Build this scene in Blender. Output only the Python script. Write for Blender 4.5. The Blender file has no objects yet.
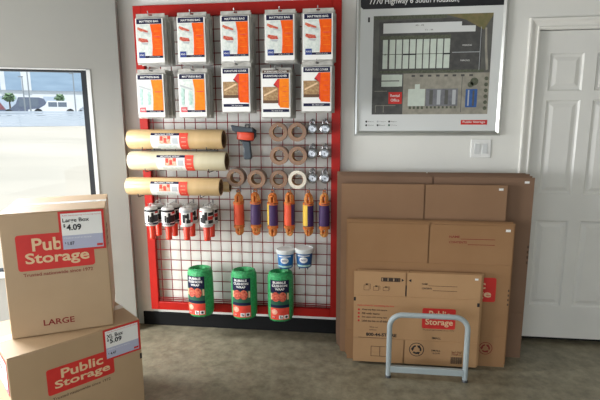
import bpy, bmesh, math, random
from mathutils import Vector, Matrix, Quaternion

random.seed(7)
S = bpy.context.scene
COL = S.collection

# ------------------------------------------------------------------ camera
YAW, PITCH, ROLL = math.radians(7.0), math.atan(83 / 465), -0.0045
cd = bpy.data.cameras.new('camera')
cam = bpy.data.objects.new('camera', cd)
COL.objects.link(cam)
fw = Vector((-math.sin(YAW) * math.cos(PITCH), math.cos(YAW) * math.cos(PITCH), -math.sin(PITCH)))
rt = Vector((math.cos(YAW), math.sin(YAW), 0))
up = rt.cross(fw)
r2 = rt * math.cos(ROLL) + up * math.sin(ROLL)
u2 = up * math.cos(ROLL) - rt * math.sin(ROLL)
cam.matrix_world = Matrix((
    (r2.x, u2.x, -fw.x, 0), (r2.y, u2.y, -fw.y, -3.19), (r2.z, u2.z, -fw.z, 1.56), (0, 0, 0, 1)))
cd.sensor_width = 36
cd.lens = 465 * 36 / 600
cd.clip_end = 400
S.camera = cam

# ------------------------------------------------------------------ world, sun, daylight, exposure
w = bpy.data.worlds.new('world')
S.world = w
w.use_nodes = True
bg = w.node_tree.nodes['Background']
bg.inputs[0].default_value = (0.80, 0.90, 1.0, 1)
bg.inputs[1].default_value = 0.85
sd = bpy.data.lights.new('sun', 'SUN')
sd.energy = 3.1
sd.angle = 0.01
sun = bpy.data.objects.new('sun', sd)
COL.objects.link(sun)
sun.rotation_euler = Vector((-0.28, 0.42, -0.86)).to_track_quat('-Z', 'Y').to_euler()


def area(name, loc, direction, sx, sy, power, color):
    d = bpy.data.lights.new(name, 'AREA')
    d.shape = 'RECTANGLE'
    d.size, d.size_y, d.energy, d.color = sx, sy, power, color
    o = bpy.data.objects.new(name, d)
    COL.objects.link(o)
    o.location = loc
    o.rotation_euler = Vector(direction).to_track_quat('-Z', 'Z').to_euler()
    return o


# daylight entering by the storefront glazing behind the viewer
area('storefront_daylight', (-4.30, -2.50, 0.92), (1, 0.16, -0.62), 1.8, 1.55, 225, (1.0, 0.995, 0.985))
area('rear_storefront_daylight', (-1.9, -5.40, 0.90), (0.15, 1, -0.60), 4.2, 1.5, 44, (0.96, 0.985, 1.0))
area('side_window_fill', (-2.72, -0.74, 1.56), (0.60, -0.62, -0.80), 1.3, 0.55, 66, (0.97, 0.99, 1.0))  # added lamp on the room side of the glass, brightens the carton tops
S.view_settings.view_transform = 'Standard'
S.view_settings.look = 'None'
S.view_settings.exposure = 0.14
S.view_settings.gamma = 1.0
S.view_settings.use_curve_mapping = False

# ------------------------------------------------------------------ materials
MATS = {}


def mat(name, c, rough=0.6, metal=0.0, c2=None, scale=8.0, bump=0.0, bscale=60.0, spec=0.5, stretch=None, detail=4.0, ramp=(0.35, 0.65)):
    m = bpy.data.materials.new(name)
    m.use_nodes = True
    nt = m.node_tree
    b = nt.nodes['Principled BSDF']
    b.inputs['Base Color'].default_value = (*c, 1)
    b.inputs['Roughness'].default_value = rough
    b.inputs['Metallic'].default_value = metal
    b.inputs['Specular IOR Level'].default_value = spec
    tc = nt.nodes.new('ShaderNodeTexCoord')
    mp = nt.nodes.new('ShaderNodeMapping')
    nt.links.new(tc.outputs['Object'], mp.inputs[0])
    if stretch:
        mp.inputs['Scale'].default_value = stretch
    if c2 is not None:
        n = nt.nodes.new('ShaderNodeTexNoise')
        n.inputs['Scale'].default_value = scale
        n.inputs['Detail'].default_value = detail
        nt.links.new(mp.outputs[0], n.inputs['Vector'])
        r = nt.nodes.new('ShaderNodeValToRGB')
        r.color_ramp.elements[0].position, r.color_ramp.elements[1].position = ramp
        r.color_ramp.elements[0].color = (*c, 1)
        r.color_ramp.elements[1].color = (*c2, 1)
        nt.links.new(n.outputs['Fac'], r.inputs[0])
        nt.links.new(r.outputs[0], b.inputs['Base Color'])
    if bump:
        n = nt.nodes.new('ShaderNodeTexNoise')
        n.inputs['Scale'].default_value = bscale
        n.inputs['Detail'].default_value = 3
        nt.links.new(mp.outputs[0], n.inputs['Vector'])
        bp = nt.nodes.new('ShaderNodeBump')
        bp.inputs['Strength'].default_value = bump
        bp.inputs['Distance'].default_value = 0.01
        nt.links.new(n.outputs['Fac'], bp.inputs['Height'])
        nt.links.new(bp.outputs[0], b.inputs['Normal'])
    MATS[name] = m
    return m


def clear(name, tint, keep, rough=0.15):
    """thin see-through sheet: part glossy diffuse, part transparent"""
    m = mat(name, tint, rough)
    nt = m.node_tree
    b = nt.nodes['Principled BSDF']
    t = nt.nodes.new('ShaderNodeBsdfTransparent')
    mx = nt.nodes.new('ShaderNodeMixShader')
    mx.inputs[0].default_value = keep
    nt.links.new(t.outputs[0], mx.inputs[1])
    nt.links.new(b.outputs[0], mx.inputs[2])
    nt.links.new(mx.outputs[0], nt.nodes['Material Output'].inputs[0])
    return m


def srgb(r, g, b):
    f = lambda v: ((v / 255) / 12.92 if v / 255 <= 0.04045 else ((v / 255 + 0.055) / 1.055) ** 2.4)
    return (f(r), f(g), f(b))


mat('wall_paint', srgb(228, 228, 223), 0.7, c2=srgb(222, 222, 218), scale=1.2, bump=0.04, bscale=220)
mat('wall_paint_shaded', srgb(166, 166, 162), 0.75, c2=srgb(160, 160, 157), scale=1.2, bump=0.04, bscale=220)  # wall paint with the window wall's backlit shade put into its colour
mat('ceiling_paint', srgb(180, 180, 176), 0.9, c2=srgb(172, 172, 169), scale=3)
mat('door_paint', srgb(226, 226, 222), 0.4, c2=srgb(220, 220, 217), scale=2)
mat('trim_paint', srgb(228, 227, 222), 0.35, c2=srgb(222, 221, 217), scale=3)
mat('baseboard_rubber', srgb(11, 12, 14), 0.65, c2=srgb(15, 16, 18), scale=6, spec=0.2)
mat('dark_gap', srgb(14, 14, 14), 0.8)
mat('red_frame', srgb(178, 26, 16), 0.45, c2=srgb(168, 23, 14), scale=5, spec=0.25)
mat('red_wire', srgb(136, 18, 22), 0.5, c2=srgb(124, 16, 20), scale=9, spec=0.2)
mat('chrome', srgb(150, 150, 152), 0.38, 1.0)
mat('dark_steel', srgb(96, 98, 102), 0.35, 0.9)
mat('lock_steel', srgb(180, 182, 185), 0.3, 1.0, c2=srgb(150, 152, 156), scale=30)
mat('lock_dark', srgb(60, 62, 66), 0.4, 0.5)
mat('alu_frame', srgb(206, 208, 206), 0.3, 0.85, c2=srgb(196, 198, 196), scale=6)
mat('cardboard_mid', srgb(158, 122, 88), 0.85, c2=srgb(151, 115, 82), scale=3.0, bump=0.05, bscale=40, spec=0.2)
mat('cardboard', srgb(182, 145, 107), 0.85, c2=srgb(175, 138, 101), scale=3.0, bump=0.05, bscale=40, spec=0.2)
mat('cardboard_dull', srgb(148, 116, 90), 0.88, c2=srgb(141, 110, 85), scale=2.5, bump=0.05, bscale=40, spec=0.2)
mat('cardboard_grey', srgb(134, 107, 88), 0.88, c2=srgb(127, 101, 83), scale=2.0, bump=0.05, bscale=40, spec=0.2)
mat('cardboard_light', srgb(178, 151, 119), 0.5, c2=srgb(171, 144, 112), scale=3.0, bump=0.03, bscale=40, spec=0.6)
mat('flute', srgb(170, 128, 84), 0.9, c2=srgb(120, 86, 54), scale=1.0, stretch=(300, 300, 8), spec=0.1)
mat('clear_tape', srgb(222, 220, 214), 0.12, c2=srgb(214, 211, 204), scale=6)
mat('print_red', srgb(204, 44, 38), 0.6, c2=srgb(196, 40, 36), scale=12)
mat('print_red_dark', srgb(128, 38, 34), 0.8)
mat('print_orange', srgb(236, 98, 14), 0.5, c2=srgb(226, 82, 8), scale=40, spec=0.2)
mat('print_amber', srgb(240, 134, 24), 0.5, c2=srgb(232, 120, 16), scale=40, spec=0.2)
mat('print_coral', srgb(226, 74, 54), 0.5, c2=srgb(214, 60, 46), scale=40)
mat('print_navy', srgb(26, 28, 60), 0.55, spec=0.2)
mat('print_blue', srgb(26, 54, 130), 0.5)
mat('print_white', srgb(232, 232, 230), 0.6)
mat('print_grey', srgb(178, 182, 186), 0.6)
mat('print_black', srgb(30, 30, 34), 0.7)
mat('print_brown', srgb(84, 62, 46), 0.8)
mat('print_teal', srgb(142, 186, 174), 0.6, c2=srgb(190, 212, 206), scale=60)
mat('print_pale', srgb(196, 206, 202), 0.6, c2=srgb(222, 226, 222), scale=60)
mat('print_pink', srgb(205, 84, 92), 0.6)
mat('print_sofa', srgb(138, 104, 70), 0.7, c2=srgb(176, 146, 104), scale=70)
mat('print_sofa_dark', srgb(92, 66, 46), 0.7)
mat('print_lavender', srgb(176, 180, 204), 0.6)
mat('print_cream', srgb(220, 188, 150), 0.7)
mat('print_photo', srgb(168, 38, 34), 0.5, c2=srgb(220, 120, 90), scale=90)
mat('print_skin', srgb(226, 130, 96), 0.6, c2=srgb(236, 200, 178), scale=120)
mat('print_green_dark', srgb(22, 84, 62), 0.6)
clear('bag_plastic', srgb(226, 226, 222), 0.62, 0.16)
mat('bag_fold', srgb(190, 189, 184), 0.3, c2=srgb(158, 156, 151), scale=1.0, stretch=(20, 160, 14), bump=0.5, bscale=30)
mat('bag_seal', srgb(188, 186, 180), 0.25, c2=srgb(168, 165, 159), scale=30, bump=0.3, bscale=50)
mat('kraft_roll', srgb(206, 176, 130), 0.3, c2=srgb(197, 167, 121), scale=2.5, stretch=(6, 1, 1), bump=0.06, bscale=30)
mat('cream_roll', srgb(208, 199, 170), 0.3, c2=srgb(199, 190, 161), scale=2.5, stretch=(6, 1, 1), bump=0.06, bscale=30)
mat('roll_core', srgb(110, 84, 58), 0.9, c2=srgb(92, 68, 46), scale=30)
mat('tape_brown', srgb(136, 100, 72), 0.3, c2=srgb(122, 88, 62), scale=20)
mat('tape_core', srgb(168, 132, 98), 0.8)
mat('tape_clear', srgb(224, 216, 200), 0.25, c2=srgb(210, 200, 182), scale=20)
mat('handle_red', srgb(230, 62, 34), 0.35, c2=srgb(222, 56, 30), scale=6)
mat('film_white', srgb(222, 222, 220), 0.2, c2=srgb(204, 204, 202), scale=12)
mat('gun_dark', srgb(44, 56, 66), 0.4, c2=srgb(36, 47, 56), scale=9)
mat('gun_roll', srgb(220, 74, 42), 0.4, c2=srgb(208, 64, 34), scale=9)
mat('rope_orange', srgb(226, 112, 40), 0.8, c2=srgb(196, 128, 70), scale=90, bump=0.6, bscale=160)
mat('rope_tan', srgb(226, 170, 96), 0.8, c2=srgb(200, 132, 66), scale=90, bump=0.6, bscale=160)
mat('rope_purple', srgb(66, 36, 92), 0.5, c2=srgb(58, 30, 84), scale=10)
mat('rope_yellow', srgb(232, 190, 66), 0.5)
mat('rope_red', srgb(228, 84, 44), 0.5, c2=srgb(216, 70, 36), scale=10)
mat('jar_blue', srgb(28, 112, 176), 0.3, c2=srgb(22, 92, 154), scale=12)
mat('jar_deep', srgb(20, 88, 148), 0.3, c2=srgb(18, 76, 132), scale=12)
mat('jar_lid', srgb(216, 220, 220), 0.35)
mat('bubble_green', srgb(52, 170, 100), 0.3, c2=srgb(36, 140, 80), scale=70, bump=0.8, bscale=110)
mat('bubble_core', srgb(24, 82, 48), 0.5, c2=srgb(34, 108, 62), scale=40)
mat('hoop_paint', srgb(164, 175, 178), 0.4, c2=srgb(156, 167, 171), scale=8)
mat('map_road', srgb(96, 96, 92), 0.6, c2=srgb(84, 84, 82), scale=20)
mat('map_lot', srgb(82, 82, 80), 0.6, c2=srgb(68, 68, 68), scale=30)
mat('map_tan', srgb(158, 154, 142), 0.6, c2=srgb(138, 135, 125), scale=30)
mat('map_unit', srgb(206, 216, 206), 0.6, c2=srgb(198, 208, 199), scale=30)
mat('map_green', srgb(106, 104, 66), 0.6, c2=srgb(124, 112, 78), scale=40)
mat('map_treeline', srgb(70, 78, 60), 0.6, c2=srgb(98, 100, 86), scale=80)
mat('map_grey', srgb(124, 126, 132), 0.6, c2=srgb(108, 110, 117), scale=40)
mat('map_blue', srgb(58, 100, 166), 0.5, c2=srgb(48, 86, 148), scale=40)
mat('poster_paper', srgb(214, 217, 217), 0.35)
mat('poster_black', srgb(26, 28, 34), 0.35)
mat('plastic_white', srgb(232, 233, 232), 0.35)
mat('plastic_shade', srgb(212, 215, 216), 0.35)
mat('window_white', srgb(236, 238, 240), 0.35)
mat('gasket', srgb(30, 34, 40), 0.5)
mat('lot_concrete', srgb(214, 204, 190), 0.9, c2=srgb(192, 184, 171), scale=0.35, stretch=(0.35, 1, 1))
mat('street_asphalt', srgb(190, 190, 190), 0.9, c2=srgb(176, 178, 180), scale=0.4)
mat('fence_white', srgb(186, 197, 212), 0.55, c2=srgb(176, 188, 204), scale=2)
mat('fence_post', srgb(120, 130, 142), 0.5)
mat('facade_white', srgb(226, 228, 230), 0.8, c2=srgb(214, 217, 221), scale=0.5)
mat('facade_blue', srgb(156, 178, 198), 0.6, c2=srgb(142, 164, 186), scale=0.4, stretch=(0.2, 1, 3))
mat('car_dark', srgb(104, 112, 132), 0.3, c2=srgb(96, 104, 124), scale=4)
mat('car_white', srgb(232, 234, 238), 0.3)
mat('car_grey', srgb(158, 166, 178), 0.3)
mat('car_red', srgb(150, 92, 100), 0.3)
mat('car_glass', srgb(110, 120, 134), 0.1)
mat('tyre', srgb(40, 40, 42), 0.8)
mat('leaf', srgb(140, 168, 128), 0.8, c2=srgb(116, 146, 106), scale=3)
mat('bark', srgb(112, 92, 72), 0.9, c2=srgb(92, 74, 56), scale=8)
mat('pole_metal', srgb(150, 156, 162), 0.5, 0.3)


def floor_material():
    m = mat('concrete_floor', srgb(152, 145, 125), 0.42, c2=srgb(122, 116, 99), scale=1.6, detail=8, bump=0.05, bscale=30, ramp=(0.3, 0.7))
    nt = m.node_tree
    b = nt.nodes['Principled BSDF']
    src = b.inputs['Base Color'].links[0].from_socket
    tc = nt.nodes.new('ShaderNodeTexCoord')
    n = nt.nodes.new('ShaderNodeTexNoise')
    n.inputs['Scale'].default_value = 14
    n.inputs['Detail'].default_value = 8
    n.inputs['Roughness'].default_value = 0.7
    nt.links.new(tc.outputs['Object'], n.inputs['Vector'])
    r = nt.nodes.new('ShaderNodeValToRGB')
    r.color_ramp.elements[0].position, r.color_ramp.elements[1].position = 0.36, 0.66
    r.color_ramp.elements[0].color = (0.60, 0.59, 0.56, 1)
    r.color_ramp.elements[1].color = (1.12, 1.12, 1.10, 1)
    nt.links.new(n.outputs['Fac'], r.inputs[0])
    mx = nt.nodes.new('ShaderNodeMix')
    mx.data_type = 'RGBA'
    mx.blend_type = 'MULTIPLY'
    mx.inputs[0].default_value = 1
    nt.links.new(src, mx.inputs[6])
    nt.links.new(r.outputs[0], mx.inputs[7])
    nt.links.new(mx.outputs[2], b.inputs['Base Color'])
    rr = nt.nodes.new('ShaderNodeMapRange')
    rr.inputs[3].default_value, rr.inputs[4].default_value = 0.30, 0.55
    nt.links.new(n.outputs['Fac'], rr.inputs[0])
    nt.links.new(rr.outputs[0], b.inputs['Roughness'])


floor_material()


def glass_material():
    m = bpy.data.materials.new('window_glass')
    m.use_nodes = True
    nt = m.node_tree
    nt.nodes.remove(nt.nodes['Principled BSDF'])
    t = nt.nodes.new('ShaderNodeBsdfTransparent')
    t.inputs[0].default_value = (0.97, 0.985, 0.98, 1)
    g = nt.nodes.new('ShaderNodeBsdfGlossy')
    g.inputs['Roughness'].default_value = 0.02
    mx = nt.nodes.new('ShaderNodeMixShader')
    mx.inputs[0].default_value = 0.012
    nt.links.new(t.outputs[0], mx.inputs[1])
    nt.links.new(g.outputs[0], mx.inputs[2])
    nt.links.new(mx.outputs[0], nt.nodes['Material Output'].inputs[0])
    MATS['window_glass'] = m


glass_material()

# ------------------------------------------------------------------ mesh helpers
V3 = Vector
_text_cache = {}


def glyphs(s, bold):
    k = (s, bold)
    if k not in _text_cache:
        cu = bpy.data.curves.new('lettering', 'FONT')
        cu.body = s
        cu.offset = bold
        cu.resolution_u = 3
        o = bpy.data.objects.new('lettering', cu)
        COL.objects.link(o)
        dg = bpy.context.evaluated_depsgraph_get()
        me = o.evaluated_get(dg).to_mesh()
        vs = [v.co.copy() for v in me.vertices]
        fs = [tuple(p.vertices) for p in me.polygons]
        o.evaluated_get(dg).to_mesh_clear()
        bpy.data.objects.remove(o)
        bpy.data.curves.remove(cu)
        x0 = min(v.x for v in vs); x1 = max(v.x for v in vs)
        y0 = min(v.y for v in vs); y1 = max(v.y for v in vs)
        _text_cache[k] = ([((v.x - x0) / (x1 - x0), (v.y - y0) / (y1 - y0)) for v in vs], fs)
    return _text_cache[k]


class MB:
    def __init__(s):
        s.v, s.f, s.m, s.sm, s.names = [], [], [], [], []

    def mi(s, name):
        if name not in s.names:
            s.names.append(name)
        return s.names.index(name)

    def face(s, pts, m, smooth=False):
        i = len(s.v)
        s.v += [V3(p) for p in pts]
        s.f.append(tuple(range(i, i + len(pts))))
        s.m.append(s.mi(m)); s.sm.append(smooth)

    def faces(s, pts, fs, m, smooth=False):
        i = len(s.v)
        s.v += [V3(p) for p in pts]
        for f in fs:
            s.f.append(tuple(i + k for k in f))
            s.m.append(s.mi(m)); s.sm.append(smooth)

    def box(s, lo, hi, m, M=None):
        (a, b, c), (d, e, f) = lo, hi
        p = [V3(q) for q in ((a, b, c), (d, b, c), (d, e, c), (a, e, c), (a, b, f), (d, b, f), (d, e, f), (a, e, f))]
        if M:
            p = [M @ q for q in p]
        s.faces(p, [(0, 3, 2, 1), (4, 5, 6, 7), (0, 1, 5, 4), (1, 2, 6, 5), (2, 3, 7, 6), (3, 0, 4, 7)], m)

    def prism(s, poly, z0, z1, m, M=None):
        n = len(poly)
        p = [V3((x, y, z0)) for x, y in poly] + [V3((x, y, z1)) for x, y in poly]
        if M:
            p = [M @ q for q in p]
        s.faces(p, [tuple(reversed(range(n))), tuple(range(n, 2 * n))] + [(i, (i + 1) % n, n + (i + 1) % n, n + i) for i in range(n)], m)

    def lathe(s, prof, m, M=None, seg=32, smooth=True, mats=None):
        """profile of (radius, z); closed at radius 0"""
        n = len(prof)
        p = []
        for r, z in prof:
            for k in range(seg):
                a = 2 * math.pi * k / seg
                q = V3((r * math.cos(a), r * math.sin(a), z))
                p.append(M @ q if M else q)
        i0 = len(s.v)
        s.v += p
        for j in range(n - 1):
            mm = s.mi(mats[j] if mats else m)
            for k in range(seg):
                k2 = (k + 1) % seg
                s.f.append((i0 + j * seg + k, i0 + j * seg + k2, i0 + (j + 1) * seg + k2, i0 + (j + 1) * seg + k))
                s.m.append(mm); s.sm.append(smooth)

    def tube(s, path, r, m, seg=10, closed=False, radii=None):
        path = [V3(p) for p in path]
        n = len(path)
        i0 = len(s.v)
        prev = None
        for i, p in enumerate(path):
            if closed:
                t = path[(i + 1) % n] - path[i - 1]
            else:
                t = path[min(i + 1, n - 1)] - path[max(i - 1, 0)]
            t.normalize()
            if prev is None:
                h = V3((0, 0, 1)) if abs(t.z) < 0.9 else V3((1, 0, 0))
                a = t.cross(h).normalized()
            else:
                a = (prev - t * prev.dot(t)).normalized()
            prev = a
            b = t.cross(a)
            rr = radii[i] if radii else r
            for k in range(seg):
                c = 2 * math.pi * k / seg
                s.v.append(p + a * rr * math.cos(c) + b * rr * math.sin(c))
        mm = s.mi(m)
        for i in range(n if closed else n - 1):
            j = (i + 1) % n
            for k in range(seg):
                k2 = (k + 1) % seg
                s.f.append((i0 + i * seg + k, i0 + i * seg + k2, i0 + j * seg + k2, i0 + j * seg + k))
                s.m.append(mm); s.sm.append(True)
        if not closed:
            s.f.append(tuple(i0 + k for k in reversed(range(seg)))); s.m.append(mm); s.sm.append(False)
            s.f.append(tuple(i0 + (n - 1) * seg + k for k in range(seg))); s.m.append(mm); s.sm.append(False)

    def rect(s, fn, u0, v0, u1, v1, m, e=0.001, n=1):
        for k in range(n):
            a, b = u0 + (u1 - u0) * k / n, u0 + (u1 - u0) * (k + 1) / n
            s.face([fn(a, v0, e), fn(b, v0, e), fn(b, v1, e), fn(a, v1, e)], m)

    def poly(s, fn, pts, m, e=0.001):
        s.face([fn(u, v, e) for u, v in pts], m)

    def disc(s, fn, u, v, r, m, e=0.001, seg=20, ry=None):
        s.face([fn(u + r * math.cos(2 * math.pi * k / seg), v + (ry or r) * math.sin(2 * math.pi * k / seg), e) for k in range(seg)], m)

    def ring(s, fn, u, v, r, t, m, e=0.001, seg=24, a0=0, a1=360):
        for k in range(seg):
            x, y = math.radians(a0 + (a1 - a0) * k / seg), math.radians(a0 + (a1 - a0) * (k + 1) / seg)
            s.face([fn(u + q * math.cos(z), v + q * math.sin(z), e) for q, z in ((r - t, x), (r, x), (r, y), (r - t, y))], m)

    def cdisc(s, fn, u, v, ru, rv, m, e=0.001, n=14):
        for k in range(n):
            a, b = math.pi * k / n, math.pi * (k + 1) / n
            x0, x1, y0, y1 = u - ru * math.cos(a), u - ru * math.cos(b), rv * math.sin(a), rv * math.sin(b)
            s.face([fn(x0, v - y0, e), fn(x1, v - y1, e), fn(x1, v + y1, e), fn(x0, v + y0, e)], m)

    def text(s, fn, txt, u0, v0, wd, ht, m, e=0.0016, bold=0.0):
        vs, fs = glyphs(txt, bold)
        s.faces([fn(u0 + x * wd, v0 + y * ht, e) for x, y in vs], fs, m)

    def build(s, name, parent=None, bevel=0.0, seg=2, loc=None):
        me = bpy.data.meshes.new(name)
        me.from_pydata([tuple(q) for q in s.v], [], s.f)
        for n in s.names:
            me.materials.append(MATS[n])
        me.polygons.foreach_set('material_index', s.m)
        me.polygons.foreach_set('use_smooth', s.sm)
        me.update()
        me.set_sharp_from_angle(angle=math.radians(38))
        o = bpy.data.objects.new(name, me)
        COL.objects.link(o)
        if parent is not None:
            o.parent = parent
        if loc:
            o.location = loc
        if bevel:
            md = o.modifiers.new('bevel', 'BEVEL')
            md.width, md.segments, md.limit_method = bevel, seg, 'ANGLE'
        return o


def plane_fn(o, r, u):
    o, r, u = V3(o), V3(r).normalized(), V3(u).normalized()
    n = r.cross(u)
    return lambda a, b, e=0.0: o + r * a + u * b + n * e


def tag(o, label=None, cat=None, group=None, kind=None):
    if label: o['label'] = label
    if cat: o['category'] = cat
    if group: o['group'] = group
    if kind: o['kind'] = kind
    return o


def empty(name, loc=(0, 0, 0), rz=0.0):
    o = bpy.data.objects.new(name, None)
    COL.objects.link(o)
    o.location = loc
    o.rotation_euler = (0, 0, rz)
    o.empty_display_size = 0.05
    return o


def thing(name, label, cat, loc=(0, 0, 0), group=None, rz=0.0):
    return tag(empty(name, loc, rz), label, cat, group)


def copy_tree(o, loc, label, rz=None):
    c = o.copy()
    COL.objects.link(c)
    c.location = loc
    if rz is not None:
        c.rotation_euler = (0, 0, rz)
    c['label'] = label
    for ch in list(o.children):
        d = ch.copy()
        COL.objects.link(d)
        d.parent = c
        for g in list(ch.children):
            h = g.copy()
            COL.objects.link(h)
            h.parent = d
    return c


def struct(o):
    o['kind'] = 'structure'
    return o


def rounded(x0, z0, x1, z1, r, n=4):
    pts = []
    for cx, cz, a in ((x1 - r, z1 - r, 0), (x0 + r, z1 - r, 90), (x0 + r, z0 + r, 180), (x1 - r, z0 + r, 270)):
        for k in range(n + 1):
            t = math.radians(a + 90 * k / n)
            pts.append((cx + r * math.cos(t), cz + r * math.sin(t)))
    return pts


XZ = Matrix(((1, 0, 0, 0), (0, 0, 1, 0), (0, 1, 0, 0), (0, 0, 0, 1)))   # profile (x, z) pushed along y

# ------------------------------------------------------------------ the room
HC = 2.75
P0 = V3((-1.605, -0.11, 0))
WD = V3((-math.cos(math.radians(24)), -math.sin(math.radians(24)), 0))       # along the window wall, away from the corner
WN = V3((-math.sin(math.radians(24)), math.cos(math.radians(24)), 0))        # outwards
WT = 0.15
PE = P0 + WD * 3.2

b = MB()
DX0, DX1, DZ = 1.112, 1.768, 2.095
b.box((-1.75, 0, 0), (DX0, 0.15, HC), 'wall_paint')
b.box((DX1, 0, 0), (3.75, 0.15, HC), 'wall_paint')
b.box((DX0, 0, DZ), (DX1, 0.15, HC), 'wall_paint')
struct(b.build('wall_back'))

W0, W1, WZ0, WZ1 = 0.185, 1.95, 0.50, 1.878     # window opening along the wall and in height
b = MB()


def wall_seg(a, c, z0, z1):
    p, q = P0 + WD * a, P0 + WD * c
    b.prism([(p.x, p.y), (q.x, q.y), ((q + WN * WT).x, (q + WN * WT).y), ((p + WN * WT).x, (p + WN * WT).y)][::-1], z0, z1, 'wall_paint_shaded')


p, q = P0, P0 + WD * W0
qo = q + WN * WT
b.prism([(-1.645, 0.0), (-1.735, 0.06), (qo.x, qo.y), (q.x, q.y), (p.x, p.y)][::-1], 0, HC, 'wall_paint_shaded')
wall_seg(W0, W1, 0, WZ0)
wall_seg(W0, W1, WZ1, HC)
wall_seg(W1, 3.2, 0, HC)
struct(b.build('wall_left'))
b = MB()
b.box((PE.x - 0.15, -5.5, 0), (PE.x, -3.5, HC), 'wall_paint')
b.box((PE.x - 0.15, -1.6, 0), (PE.x, PE.y + 0.05, HC), 'wall_paint')
b.box((PE.x - 0.15, -3.5, 0), (PE.x, -1.6, 0.12), 'wall_paint')
b.box((PE.x - 0.15, -3.5, 2.40), (PE.x, -1.6, HC), 'wall_paint')
struct(b.build('wall_side'))
b = MB()
b.box((3.6, -5.5, 0), (3.75, 0, HC), 'wall_paint')
struct(b.build('wall_right'))
b = MB()
FX = PE.x - 0.15
b.box((FX, -5.65, 0), (-4.3, -5.5, HC), 'wall_paint')
b.box((0.3, -5.65, 0), (3.75, -5.5, HC), 'wall_paint')
b.box((-4.3, -5.65, 0), (0.3, -5.5, 0.12), 'wall_paint')
b.box((-4.3, -5.65, 2.40), (0.3, -5.5, HC), 'wall_paint')
struct(b.build('wall_front'))
po = PE + WN * WT
outline = [(FX, -5.65), (3.75, -5.65), (3.75, 0.15), (-1.735, 0.15), (P0 + WN * WT).to_tuple()[:2], (po.x, po.y), (FX, po.y)]
b = MB()
b.prism(outline, -0.12, 0, 'concrete_floor')
struct(b.build('floor'))
b = MB()
b.prism(outline, HC, HC + 0.12, 'ceiling_paint')
struct(b.build('ceiling'))

# rubber base along the back wall and round the corner
b = MB()
b.box((-1.60, -0.014, 0), (1.045, 0, 0.105), 'baseboard_rubber')
b.box((1.835, -0.014, 0), (3.6, 0, 0.105), 'baseboard_rubber')
struct(b.build('baseboard_back', bevel=0.004))
b = MB()
for a, c in ((0, 1),):
    p, q = P0 + WD * 0.0, P0 + WD * 3.1
    b.prism([(p.x, p.y), (q.x, q.y), ((q - WN * 0.014).x, (q - WN * 0.014).y), ((p - WN * 0.014).x, (p - WN * 0.014).y)], 0, 0.105, 'baseboard_rubber')
struct(b.build('baseboard_left'))

# window: white lining, dark gasket, glass
MW = Matrix((( -WD.x, -WN.x, 0, P0.x), (-WD.y, -WN.y, 0, P0.y), (0, 0, 1, 0), (0, 0, 0, 1)))   # local x towards the corner, y into the room
b = MB()
A0, A1 = -W1, -W0
b.box((A0, -0.11, WZ0), (A0 + 0.024, 0.004, WZ1), 'window_white', MW)
b.box((A1 - 0.024, -0.11, WZ0), (A1, 0.004, WZ1), 'window_white', MW)
b.box((A0, -0.11, WZ1 - 0.006), (A1, 0.004, WZ1), 'window_white', MW)
b.box((A0, -0.11, WZ0), (A1, 0.02, WZ0 + 0.03), 'window_white', MW)
win = struct(b.build('window_1'))
b = MB()
g0, g1, gz0, gz1 = A0 + 0.024, A1 - 0.024, WZ0 + 0.03, WZ1 - 0.006
b.box((g0, -0.075, gz0), (g0 + 0.036, -0.022, gz1), 'gasket', MW)
b.box((g1 - 0.036, -0.075, gz0), (g1, -0.022, gz1), 'gasket', MW)
b.box((g0, -0.075, gz1 - 0.012), (g1, -0.028, gz1), 'gasket', MW)
b.box((g0, -0.075, gz0), (g1, -0.028, gz0 + 0.014), 'gasket', MW)
b.build('gasket', win)
b = MB()
b.box((g0 + 0.01, -0.056, gz0 + 0.01), (g1 - 0.01, -0.050, gz1 - 0.008), 'window_glass', MW)
b.build('glass_pane', win)

# door with six raised panels
L, Rr, zb, zt = 1.122, 1.758, 0.04, 2.083
xs = [L, 1.199, 1.403, 1.477, 1.681, Rr]
zs = [zb, 0.272, 0.872, 1.050, 1.660, 1.716, 1.948, zt]
b = MB()
yf = 0.022


def ring4(x0, z0, x1, z1, y):
    return [(x0, y, z0), (x1, y, z0), (x1, y, z1), (x0, y, z1)]


for i in range(5):
    for j in range(7):
        x0, x1, z0, z1 = xs[i], xs[i + 1], zs[j], zs[j + 1]
        if i in (1, 3) and j in (1, 3, 5):
            rings = [ring4(x0, z0, x1, z1, yf)]
            for ins, dy in ((0.010, 0.010), (0.022, 0.011), (0.046, 0.002)):
                rings.append(ring4(x0 + ins, z0 + ins, x1 - ins, z1 - ins, yf + dy))
            for a, c in zip(rings, rings[1:]):
                for k in range(4):
                    b.face([a[k], a[(k + 1) % 4], c[(k + 1) % 4], c[k]], 'door_paint')
            b.face(rings[-1], 'door_paint')
        else:
            b.face(ring4(x0, z0, x1, z1, yf), 'door_paint')
b.faces([(L, yf, zb), (Rr, yf, zb), (Rr, yf, zt), (L, yf, zt), (L, 0.062, zb), (Rr, 0.062, zb), (Rr, 0.062, zt), (L, 0.062, zt)],
        [(0, 4, 5, 1), (1, 5, 6, 2), (2, 6, 7, 3), (3, 7, 4, 0), (4, 7, 6, 5)], 'door_paint')
door = struct(b.build('door_1'))
b = MB()
b.lathe([(0.0, 0), (0.026, 0), (0.026, 0.006), (0.011, 0.010), (0.011, 0.035), (0.026, 0.045), (0.028, 0.058), (0.020, 0.068), (0, 0.070)], 'chrome',
        Matrix.Translation((1.715, yf, 0.96)) @ Matrix.Rotation(math.radians(90), 4, 'X'), 20)
b.build('door_knob', door)
b = MB()       # jamb, stop, and near-black blocks painting the shade under and behind the door
b.box((DX0, 0.0, 0), (L - 0.003, 0.15, DZ), 'trim_paint')
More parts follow.
